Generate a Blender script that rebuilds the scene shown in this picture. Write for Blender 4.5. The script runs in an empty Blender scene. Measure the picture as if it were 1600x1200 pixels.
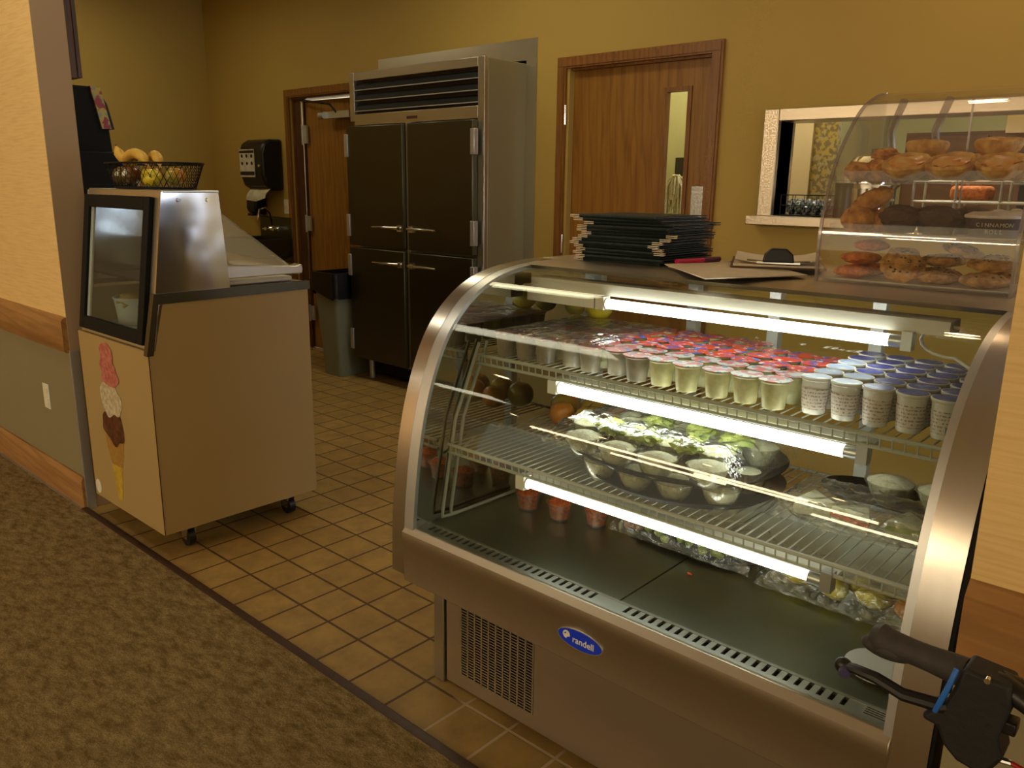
import bpy, bmesh, math, random
from mathutils import Vector, Matrix, noise
random.seed(7)
C = bpy.context.scene.collection
sc = bpy.context.scene
# ------------------------------------------------------------------ camera, world, exposure
CAM = Vector((2.51081810, -1.38119196, 1.39039451))
YAW, PITCH, ROLL, FPX = -7.32217839e-01, 2.39820413e-01, 1.42127655e-02, 1267.85
fw = Vector((math.sin(YAW)*math.cos(PITCH), math.cos(YAW)*math.cos(PITCH), -math.sin(PITCH)))
r0 = Vector((math.cos(YAW), -math.sin(YAW), 0)); u0 = r0.cross(fw)
rr = math.cos(ROLL)*r0 + math.sin(ROLL)*u0; uu = -math.sin(ROLL)*r0 + math.cos(ROLL)*u0
cd = bpy.data.cameras.new('camera'); cam = bpy.data.objects.new('camera', cd); C.objects.link(cam)
M = Matrix((rr, uu, -fw)).transposed().to_4x4(); M.translation = CAM
cam.matrix_world = M
cd.sensor_width = 36; cd.lens = FPX*36/1600; cd.clip_start = .02; cd.clip_end = 60
sc.camera = cam
w = bpy.data.worlds.new('world'); sc.world = w; w.use_nodes = True
bg = w.node_tree.nodes['Background']
bg.inputs[0].default_value = (1.0, .82, .52, 1); bg.inputs[1].default_value = .80
sc.view_settings.view_transform = 'Standard'; sc.view_settings.look = 'None'
sc.view_settings.exposure = .45; sc.view_settings.gamma = 1; sc.view_settings.use_curve_mapping = False
sc.cycles.use_denoising = True
try: sc.cycles.denoiser = 'OPENIMAGEDENOISE'
except Exception: pass
sc.cycles.max_bounces = 12; sc.cycles.transparent_max_bounces = 40; sc.cycles.glossy_bounces = 6; sc.cycles.diffuse_bounces = 4
sc.cycles.sample_clamp_indirect = 4; sc.cycles.caustics_reflective = False; sc.cycles.caustics_refractive = False
E_DINE, E_KITCH, E_TUBE, E_CAN, E_BACK = 6.5, 7.0, 9.0, 45.0, 26.0

# ------------------------------------------------------------------ materials
def s2l(c):
    c /= 255.0
    return c/12.92 if c <= .04045 else ((c+.055)/1.055)**2.4
def col(r, g, b): return (s2l(r), s2l(g), s2l(b), 1)
MATS = {}
def nt_new(name):
    m = bpy.data.materials.new(name); m.use_nodes = True
    nt = m.node_tree; b = nt.nodes['Principled BSDF']; MATS[name] = m
    return m, nt, b
def nd(nt, t, **k):
    n = nt.nodes.new(t)
    for a, v in k.items():
        if a.startswith('i_'):
            key = a[2:]
            key = int(key) if key.isdigit() else key.replace('_', ' ')
            n.inputs[key].default_value = v
        else: setattr(n, a, v)
    return n
def lk(nt, a, b): nt.links.new(a, b)
def mixc(nt, fac, a, b, bt='MIX'):
    n = nt.nodes.new('ShaderNodeMix'); n.data_type = 'RGBA'; n.blend_type = bt
    for v, s in ((fac, n.inputs[0]), (a, n.inputs[6]), (b, n.inputs[7])):
        if isinstance(v, bpy.types.NodeSocket): lk(nt, v, s)
        else: s.default_value = v
    return n.outputs[2]
def ramp(nt, src, p0, p1, c0=(0,0,0,1), c1=(1,1,1,1)):
    r = nt.nodes.new('ShaderNodeValToRGB'); e = r.color_ramp.elements
    e[0].position = p0; e[1].position = p1; e[0].color = c0; e[1].color = c1
    lk(nt, src, r.inputs[0]); return r.outputs[0]
def coords(nt, scale=(1,1,1), kind='Object', rot=(0,0,0)):
    tc = nt.nodes.new('ShaderNodeTexCoord'); mp = nt.nodes.new('ShaderNodeMapping')
    mp.inputs['Scale'].default_value = scale; mp.inputs['Rotation'].default_value = rot
    lk(nt, tc.outputs[kind], mp.inputs[0]); return mp.outputs[0]
def noi(nt, vec, scale, detail=3, rough=.5):
    n = nd(nt, 'ShaderNodeTexNoise'); n.inputs['Scale'].default_value = scale
    n.inputs['Detail'].default_value = detail; n.inputs['Roughness'].default_value = rough
    lk(nt, vec, n.inputs['Vector']); return n.outputs[0]
def bump(nt, b, h, strength, dist=.01):
    n = nd(nt, 'ShaderNodeBump'); n.inputs['Strength'].default_value = strength; n.inputs['Distance'].default_value = dist
    lk(nt, h, n.inputs['Height']); lk(nt, n.outputs[0], b.inputs['Normal'])
def plain(name, c, rough=.5, metal=0, var=.12, nscale=14, bmp=0, spec=.5, trans=0, scale=(1,1,1), coat=0, c2=None, p=(.35,.65)):
    m, nt, b = nt_new(name)
    v = coords(nt, scale); n = noi(nt, v, nscale)
    if c2 is None: c2 = tuple(x*(1-var*2) for x in c[:3])+(1,)
    lk(nt, mixc(nt, ramp(nt, n, p[0], p[1]), c, c2), b.inputs['Base Color'])
    b.inputs['Roughness'].default_value = rough; b.inputs['Metallic'].default_value = metal
    b.inputs['Specular IOR Level'].default_value = spec; b.inputs['Coat Weight'].default_value = coat
    if trans: b.inputs['Subsurface Weight'].default_value = trans; b.inputs['Subsurface Radius'].default_value = (.01,.01,.01)
    if bmp: bump(nt, b, noi(nt, v, nscale*3, 4), bmp, .004)
    return m
def steel(name, c, rough, stretch, dent=.0):
    m, nt, b = nt_new(name)
    v = coords(nt, stretch); n = noi(nt, v, 24, 2)
    lk(nt, mixc(nt, n, c, tuple(x*.92 for x in c[:3])+(1,)), b.inputs['Base Color'])
    b.inputs['Metallic'].default_value = 1
    mr = nd(nt, 'ShaderNodeMapRange'); lk(nt, n, mr.inputs[0])
    mr.inputs[3].default_value = rough*.97; mr.inputs[4].default_value = rough*1.04
    lk(nt, mr.outputs[0], b.inputs['Roughness'])
    if dent: bump(nt, b, noi(nt, coords(nt), 5, 1), dent, .02)
    return m
def emis(name, c, strength):
    m, nt, b = nt_new(name); nt.nodes.remove(b)
    e = nd(nt, 'ShaderNodeEmission'); v = coords(nt)
    lk(nt, mixc(nt, noi(nt, v, 4), c, tuple(x*.97 for x in c[:3])+(1,)), e.inputs[0]); e.inputs[1].default_value = strength
    lk(nt, e.outputs[0], nt.nodes['Material Output'].inputs[0]); return m
def clear(name, tint, gain=1.0, rough=.02, base=0.0, haze=0.0, hazec=(.8,.8,.8,1), streak=0, ior=1.5):
    """thin clear sheet: mostly see-through, fresnel reflection"""
    m, nt, b = nt_new(name); nt.nodes.remove(b)
    t = nd(nt, 'ShaderNodeBsdfTransparent'); t.inputs[0].default_value = tint
    g = nd(nt, 'ShaderNodeBsdfAnisotropic'); g.inputs['Roughness'].default_value = rough
    f = nd(nt, 'ShaderNodeFresnel'); ge = nd(nt, 'ShaderNodeNewGeometry'); mi = nd(nt, 'ShaderNodeMapRange')
    mi.inputs[3].default_value = ior; mi.inputs[4].default_value = 1/ior   # same reflectance seen from either side
    lk(nt, ge.outputs['Backfacing'], mi.inputs[0]); lk(nt, mi.outputs[0], f.inputs[0])
    ma = nd(nt, 'ShaderNodeMath', operation='MULTIPLY_ADD'); ma.inputs[1].default_value = gain; ma.inputs[2].default_value = base
    ma.use_clamp = True; lk(nt, f.outputs[0], ma.inputs[0])
    mx = nd(nt, 'ShaderNodeMixShader'); lk(nt, ma.outputs[0], mx.inputs[0]); lk(nt, t.outputs[0], mx.inputs[1]); lk(nt, g.outputs[0], mx.inputs[2])
    out = mx.outputs[0]
    v = coords(nt)
    if haze:
        d = nd(nt, 'ShaderNodeBsdfDiffuse'); d.inputs[0].default_value = hazec
        hz = nd(nt, 'ShaderNodeMath', operation='MULTIPLY'); hz.inputs[1].default_value = haze*2
        lk(nt, noi(nt, v, 6, 4), hz.inputs[0])
        m2 = nd(nt, 'ShaderNodeMixShader'); lk(nt, hz.outputs[0], m2.inputs[0]); lk(nt, out, m2.inputs[1]); lk(nt, d.outputs[0], m2.inputs[2]); out = m2.outputs[0]
    if streak:
        bp = nd(nt, 'ShaderNodeBump'); bp.inputs['Strength'].default_value = streak; bp.inputs['Distance'].default_value = .01
        wv = nd(nt, 'ShaderNodeTexVoronoi'); wv.feature = 'DISTANCE_TO_EDGE'; wv.inputs['Scale'].default_value = 34
        lk(nt, coords(nt, (1, .35, 1), rot=(0, 0, .5)), wv.inputs['Vector'])
        ad = nd(nt, 'ShaderNodeMath', operation='ADD'); lk(nt, wv.outputs[0], ad.inputs[0]); lk(nt, noi(nt, v, 40, 3), ad.inputs[1])
        lk(nt, ad.outputs[0], bp.inputs['Height']); lk(nt, bp.outputs[0], g.inputs['Normal'])
    lk(nt, out, nt.nodes['Material Output'].inputs[0]); return m

def tile_mat():
    m, nt, b = nt_new('quarry_tile')
    geo = nd(nt, 'ShaderNodeNewGeometry'); sep = nd(nt, 'ShaderNodeSeparateXYZ'); lk(nt, geo.outputs['Position'], sep.inputs[0])
    S = .159
    def line(sock, wd):
        d = nd(nt, 'ShaderNodeMath', operation='DIVIDE'); lk(nt, sock, d.inputs[0]); d.inputs[1].default_value = S
        p = nd(nt, 'ShaderNodeMath', operation='PINGPONG'); lk(nt, d.outputs[0], p.inputs[0]); p.inputs[1].default_value = .5
        l = nd(nt, 'ShaderNodeMapRange'); lk(nt, p.outputs[0], l.inputs[0]); l.inputs[1].default_value = wd; l.inputs[2].default_value = wd*1.5
        l.inputs[3].default_value = 1; l.inputs[4].default_value = 0; return l.outputs[0]
    mxm = nd(nt, 'ShaderNodeMath', operation='MAXIMUM'); lk(nt, line(sep.outputs[0], .022), mxm.inputs[0]); lk(nt, line(sep.outputs[1], .022), mxm.inputs[1])
    # per tile tint
    fl = []
    for k in (0, 1):
        d = nd(nt, 'ShaderNodeMath', operation='DIVIDE'); lk(nt, sep.outputs[k], d.inputs[0]); d.inputs[1].default_value = S
        f = nd(nt, 'ShaderNodeMath', operation='FLOOR'); lk(nt, d.outputs[0], f.inputs[0]); fl.append(f.outputs[0])
    cb = nd(nt, 'ShaderNodeCombineXYZ'); lk(nt, fl[0], cb.inputs[0]); lk(nt, fl[1], cb.inputs[1])
    wn = nd(nt, 'ShaderNodeTexWhiteNoise'); lk(nt, cb.outputs[0], wn.inputs[0])
    base = mixc(nt, wn.outputs[0], col(176,143,80), col(162,130,70))
    base = mixc(nt, ramp(nt, noi(nt, geo.outputs['Position'], 9, 5, .7), .4, .75), base, col(136,110,64))
    # grout: newer pale grout at the front right, brown elsewhere
    ax = nd(nt, 'ShaderNodeMapRange'); lk(nt, sep.outputs[0], ax.inputs[0]); ax.inputs[1].default_value = 1.06; ax.inputs[2].default_value = 1.12
    ay = nd(nt, 'ShaderNodeMapRange'); lk(nt, sep.outputs[1], ay.inputs[0]); ay.inputs[1].default_value = .08; ay.inputs[2].default_value = .02
    am = nd(nt, 'ShaderNodeMath', operation='MULTIPLY'); lk(nt, ax.outputs[0], am.inputs[0]); lk(nt, ay.outputs[0], am.inputs[1])
    gr = mixc(nt, am.outputs[0], col(84,56,24), col(196,172,140))
    lk(nt, mixc(nt, mxm.outputs[0], base, gr), b.inputs['Base Color'])
    b.inputs['Roughness'].default_value = .55
    inv = nd(nt, 'ShaderNodeMath', operation='SUBTRACT'); inv.inputs[0].default_value = 1; lk(nt, mxm.outputs[0], inv.inputs[1])
    bump(nt, b, inv.outputs[0], .5, .002); return m
def carpet_mat():
    m, nt, b = nt_new('carpet'); v = coords(nt, (1, 1, 1), rot=(0, 0, .6))
    v2 = coords(nt, (1.0, 2.2, 1), rot=(0, 0, -.7))
    a = ramp(nt, noi(nt, v2, 15, 6, .75), .37, .62)
    c = mixc(nt, a, col(128,107,64), col(192,167,118))
    f = ramp(nt, noi(nt, v, 210, 3, .7), .38, .62)
    c = mixc(nt, f, mixc(nt, .5, c, col(92,74,42)), c)
    lk(nt, c, b.inputs['Base Color']); b.inputs['Roughness'].default_value = .95; b.inputs['Specular IOR Level'].default_value = .1
    ad = nd(nt, 'ShaderNodeMath', operation='ADD'); lk(nt, a, ad.inputs[0]); lk(nt, f, ad.inputs[1]); bump(nt, b, ad.outputs[0], .7, .006)
    return m
def wallpaper_mat():
    m, nt, b = nt_new('wallpaper')
    v = coords(nt, (1, 1, 22)); n = noi(nt, v, 6, 4, .6)
    lk(nt, mixc(nt, ramp(nt, n, .42, .66), col(238,204,140), col(226,190,126)), b.inputs['Base Color'])
    b.inputs['Roughness'].default_value = .75; bump(nt, b, n, .12, .003); return m
def wood_mat(name, c1, c2, axis='z', sc_=1.0, rough=.4):
    m, nt, b = nt_new(name)
    s = {'z': (9, 9, .7), 'x': (.8, 9, 9), 'y': (9, .8, 9)}[axis]
    v = coords(nt, tuple(x*sc_ for x in s)); n = noi(nt, v, 3.2, 5, .6)
    wv = nd(nt, 'ShaderNodeTexWave'); wv.bands_direction = 'DIAGONAL'; wv.inputs['Scale'].default_value = 1.3; wv.inputs['Distortion'].default_value = 9; wv.inputs['Detail'].default_value = 3
    lk(nt, v, wv.inputs['Vector'])
    c = mixc(nt, ramp(nt, n, .35, .68), c1, c2)
    c = mixc(nt, ramp(nt, wv.outputs[0], .0, .25, (.35,.35,.35,1), (0,0,0,1)), c, tuple(x*.5 for x in c2[:3])+(1,))
    lk(nt, c, b.inputs['Base Color']); b.inputs['Roughness'].default_value = rough; return m
def lid_mat(name, base, alts):
    m, nt, b = nt_new(name); oi = nd(nt, 'ShaderNodeObjectInfo'); tc = nd(nt, 'ShaderNodeTexCoord')
    ad = nd(nt, 'ShaderNodeVectorMath', operation='ADD'); lk(nt, tc.outputs['Object'], ad.inputs[0])
    cb = nd(nt, 'ShaderNodeCombineXYZ'); ml = nd(nt, 'ShaderNodeMath', operation='MULTIPLY'); lk(nt, oi.outputs['Random'], ml.inputs[0]); ml.inputs[1].default_value = 40
    lk(nt, ml.outputs[0], cb.inputs[0]); lk(nt, ml.outputs[0], cb.inputs[1]); lk(nt, cb.outputs[0], ad.inputs[1])
    c = base
    for i, (cc, sc_, lo, hi) in enumerate(alts):
        c = mixc(nt, ramp(nt, noi(nt, ad.outputs[0], sc_, 2), lo, hi), c, cc)
    lk(nt, c, b.inputs['Base Color']); b.inputs['Roughness'].default_value = .35; b.inputs['Metallic'].default_value = .15
    return m
def graphic_mat(name, cs, scale):
    m, nt, b = nt_new(name); v = coords(nt, scale); c = cs[0]
    for i, cc in enumerate(cs[1:]):
        c = mixc(nt, ramp(nt, noi(nt, v, 5+3*i, 3), .48, .54), c, cc)
    lk(nt, c, b.inputs['Base Color']); b.inputs['Roughness'].default_value = .3; return m

T = {}
T['tile'] = tile_mat(); T['carpet'] = carpet_mat(); T['paper'] = wallpaper_mat()
T['wall'] = plain('olive_paint', col(186,157,80), .7, nscale=2, var=.02)
T['wall_low'] = plain('sage_paint', col(140,130,98), .7, nscale=2, var=.02)
T['jamb'] = plain('taupe_paint', col(176,148,116), .7, nscale=2, var=.02)
T['ceil'] = plain('ceiling_white', col(215,205,185), .8, nscale=30, var=.03)
T['wall_bk'] = plain('pale_paint', col(196,190,138), .7, nscale=2, var=.02)
T['cream'] = plain('cream_paint', col(248,242,214), .7, nscale=2, var=.02)
T['rail'] = wood_mat('oak_rail', col(178,134,82), col(148,104,58), 'x', 1, .38)
T['door'] = wood_mat('oak_door', col(156,110,46), col(132,86,32), 'z', 1, .35)
T['casing'] = wood_mat('oak_casing', col(146,98,46), col(120,76,32), 'z', 1.5, .35)
T['dkwood'] = wood_mat('dark_wood', col(92,58,34), col(70,42,24), 'z', 1.5, .4)
T['strip'] = plain('dark_strip', col(64,40,28), .45, nscale=30)
T['steel'] = steel('stainless', (.62,.59,.51,1), .33, (.4,.4,6))
T['steel_h'] = steel('stainless_horizontal', (.62,.54,.43,1), .38, (.3,6,6))
T['steel_w'] = steel('stainless_wavy', (.66,.66,.68,1), .14, (.3,.3,2), .25)
T['steel_dk'] = steel('stainless_dark', (.125,.12,.09,1), .34, (.4,.4,6))
T['steel_band'] = steel('stainless_band', (.66,.62,.58,1), .22, (3,.3,.3))
T['mirror'] = steel('polished_liner', (.50,.50,.47,1), .035, (.5,.5,3))
T['floorpan'] = steel('deck_pan', (.32,.35,.27,1), .36, (.5,2,2))
T['deckfront'] = steel('deck_front', (.55,.56,.5,1), .4, (.5,2,2))
T['chrome'] = plain('chrome', (.8,.8,.8,1), .08, 1, var=.02)
T['alu'] = plain('aluminium', (.62,.64,.66,1), .35, .8, var=.03)
T['liner'] = plain('freezer_liner', col(158,164,150), .5, nscale=8, var=.05)
T['fridge_side'] = plain('grey_enamel', col(158,150,118), .32, .35, nscale=2, var=.02)
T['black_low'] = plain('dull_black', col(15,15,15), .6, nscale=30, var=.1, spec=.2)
T['louver'] = plain('louver_black', col(40,28,22), .45, nscale=20)
T['black'] = plain('black_plastic', col(20,20,22), .38, nscale=30, var=.1)
T['blackm'] = plain('matte_black', col(26,25,27), .65, nscale=30, bmp=.2)
T['rubber'] = plain('rubber_grip', col(62,58,56), .7, nscale=60, bmp=.3)
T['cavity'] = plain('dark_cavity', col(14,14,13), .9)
T['white'] = plain('white_plastic', col(232,228,215), .45, nscale=10, var=.03)
T['offwhite'] = plain('cream_paper', col(236,222,196), .7, nscale=18, var=.03)
T['laminate'] = plain('tan_laminate', col(176,150,98), .5, nscale=1.5, var=.03)
T['wire'] = plain('coated_wire', col(178,178,164), .4, nscale=10, var=.04)
T['bag'] = plain('bin_liner', col(14,15,17), .3, nscale=40, bmp=.8)
T['bin'] = plain('grey_bin', col(132,134,112), .5, nscale=6, var=.03)
T['menu'] = plain('green_leatherette', col(20,36,34), .55, nscale=90, bmp=.25)
T['pink'] = plain('pink_plastic', col(225,25,95), .3)
T['purple'] = plain('purple_plastic', col(96,30,84), .3)
T['violet'] = plain('violet_cap', col(70,66,104), .5)
T['blue'] = plain('blue_plastic', col(40,110,210), .35)
T['badge'] = plain('badge_blue', col(22,60,222), .35, var=.02)
T['red'] = plain('red_print', col(190,30,24), .4)
T['glass'] = clear('case_glass', (.93,.96,.93,1), .62, .012, .0)
T['pane'] = clear('window_glass', (.93,.95,.92,1), 1.0, .02)
T['acrylic'] = clear('acrylic', (.985,.98,.97,1), 1.0, .03, .015, .015)
T['acryl_edge'] = clear('acrylic_edge', (.72,.68,.66,1), .6, .2, .05, .22, (.75,.68,.66,1))
T['frost'] = clear('freezer_glass', (.74,.80,.80,1), .5, .03, .0, .02, (.7,.76,.78,1))
T['film'] = clear('plastic_film', (.95,.97,.95,1), 2.0, .14, .02, .02, (.85,.88,.82,1), .9)
T['plastic'] = clear('clear_plastic', (.95,.95,.92,1), 1.2, .08, .02, .05, (.85,.85,.78,1))
T['tube'] = emis('fluorescent_tube', (1, 1, .90, 1), E_TUBE)
T['troffer'] = emis('ceiling_diffuser', (1, .90, .66, 1), E_DINE)
T['troffer2'] = emis('kitchen_diffuser', (1, .88, .56, 1), E_KITCH)
T['troffer3'] = emis('back_room_diffuser', (1, .93, .74, 1), E_BACK)
T['added_window_glow'] = emis('added_daylight', (.82, .88, 1, 1), 3.4)  # cool glow for the added kitchen window
T['pendant'] = emis('pendant_diffuser', (1, .74, .44, 1), 30.0)
T['can'] = emis('recessed_lamp', (1, .66, .34, 1), E_CAN)
T['lid_red'] = lid_mat('red_foil', col(192,60,30), [(col(56,84,170), 46, .55, .58), (col(222,216,208), 66, .60, .64)])
T['lid_mix'] = lid_mat('silver_red_foil', col(196,196,196), [(col(200,60,50), 40, .47, .53), (col(60,110,160), 70, .57, .62)])
T['lid_blue'] = lid_mat('blue_foil', col(66,72,160), [(col(140,146,190), 40, .55, .7)])
T['lid_pale'] = lid_mat('pale_foil', col(160,178,214), [(col(220,228,232), 40, .5, .7)])
T['fruitcup'] = plain('cream_cup', col(206,200,150), .35, nscale=60, trans=.3)
T['fruitcup_shaded'] = plain('shaded_cup', col(150,140,120), .35, nscale=60, trans=.3)  # cream cup darkened to carry the shade under the wrap
T['yog'] = plain('white_cup', col(222,218,208), .4, nscale=30, trans=.1)
T['yoglabel'] = lid_mat('printed_label', col(206,192,180), [(col(150,140,136), 230, .54, .60)])
def label_mat():
    m, nt, b = nt_new('yogurt_label'); tc = nd(nt, 'ShaderNodeTexCoord'); sp = nd(nt, 'ShaderNodeSeparateXYZ'); lk(nt, tc.outputs['Object'], sp.inputs[0])
    mm = nd(nt, 'ShaderNodeMath', operation='PINGPONG'); lk(nt, sp.outputs[2], mm.inputs[0]); mm.inputs[1].default_value = .0034
    rows = nd(nt, 'ShaderNodeMath', operation='GREATER_THAN'); lk(nt, mm.outputs[0], rows.inputs[0]); rows.inputs[1].default_value = .0018
    n = ramp(nt, noi(nt, coords(nt, (1,1,.35)), 420, 1), .47, .53)
    f = nd(nt, 'ShaderNodeMath', operation='MULTIPLY'); lk(nt, rows.outputs[0], f.inputs[0]); lk(nt, n, f.inputs[1])
    lk(nt, mixc(nt, f.outputs[0], col(208,196,184), col(140,130,128)), b.inputs['Base Color']); b.inputs['Roughness'].default_value = .4; return m
T['yoglabel'] = label_mat()
T['yogblue'] = plain('blue_label', col(60,110,170), .4)
T['cream_food'] = plain('creamy_salad', col(226,220,190), .5, nscale=70, bmp=.6, c2=col(186,186,140), p=(.5,.7))
T['lettuce'] = plain('pale_lettuce', col(200,206,110), .45, nscale=30, bmp=.8, c2=col(150,168,70))
T['carrot'] = plain('carrot_salad', col(236,112,24), .5, nscale=120, bmp=1, c2=col(150,50,16))
T['grape'] = plain('green_grape', col(150,170,60), .25, nscale=20, trans=.2)
T['lemon'] = plain('lemon_skin', col(222,200,40), .4, nscale=40, bmp=.2)
T['banana'] = plain('banana_skin', col(226,184,70), .5, nscale=9, c2=col(190,146,60))
T['apple'] = plain('apple_skin', col(196,120,44), .25, nscale=9, c2=col(170,160,60))
T['apple_r'] = plain('red_apple', col(120,60,32), .25, nscale=9, c2=col(96,80,36))
T['orange'] = plain('orange_skin', col(210,130,40), .4, nscale=90, bmp=.3)
T['cookie_o'] = plain('orange_cookie', col(240,142,48), .7, nscale=60, bmp=1, c2=col(190,90,26))
T['cookie'] = plain('golden_cookie', col(216,164,84), .75, nscale=50, bmp=1, c2=col(150,100,44))
T['choc'] = plain('chocolate_chip', col(56,34,20), .5)
T['muffin'] = plain('muffin_top', col(232,170,84), .75, nscale=45, bmp=1, c2=col(176,110,50))
T['dmuffin'] = plain('dark_muffin', col(84,58,48), .7, nscale=45, bmp=1)
T['tart'] = plain('pastry_crust', col(242,198,112), .6, nscale=40, bmp=.8, c2=col(198,140,64))
T['tartfill'] = plain('custard_filling', col(226,150,56), .35, nscale=40, c2=col(236,190,110))
T['papercup'] = plain('dark_paper_cup', col(66,52,58), .6, nscale=60)
T['icing'] = plain('white_icing', col(240,230,218), .4, nscale=30, bmp=.3)
T['cloth'] = plain('mop_cotton', col(214,204,170), .9, nscale=60, bmp=1)
T['towel'] = plain('paper_towel', col(214,206,176), .8)
T['label1'] = plain('white_label', col(212,206,188), .5)
T['pinkice'] = plain('strawberry_print', col(206,128,112), .5, nscale=60, c2=col(170,88,78))
T['whiteice'] = plain('vanilla_print', col(214,204,176), .5, nscale=60, c2=col(176,160,120))
T['chocice'] = plain('chocolate_print', col(112,60,26), .5, nscale=40, c2=col(62,30,14))
T['cone'] = plain('cone_print', col(176,134,60), .5, nscale=60)
T['conewrap'] = plain('yellow_print', col(206,176,60), .5, nscale=30, c2=col(180,146,44))
T['gfx1'] = graphic_mat('machine_graphic', [col(190,170,60), col(150,150,120), col(150,30,26)], (1,3,3))
T['gfx2'] = graphic_mat('machine_graphic_red', [col(150,34,26), col(40,22,20), col(180,150,110)], (2,4,4))
T['bagfood'] = graphic_mat('packet_print', [col(30,32,34), col(190,196,190), col(90,100,96)], (12,12,12))
T['col_stuff'] = graphic_mat('notice_print', [col(190,184,156), col(196,182,110), col(140,132,108)], (5,5,5))
T['brown_box'] = wood_mat('brown_unit', col(104,62,30), col(80,46,22), 'x', 1, .5)
T['hood'] = steel('hood_steel', (.75,.66,.58,1), .25, (.3,6,6))

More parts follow.
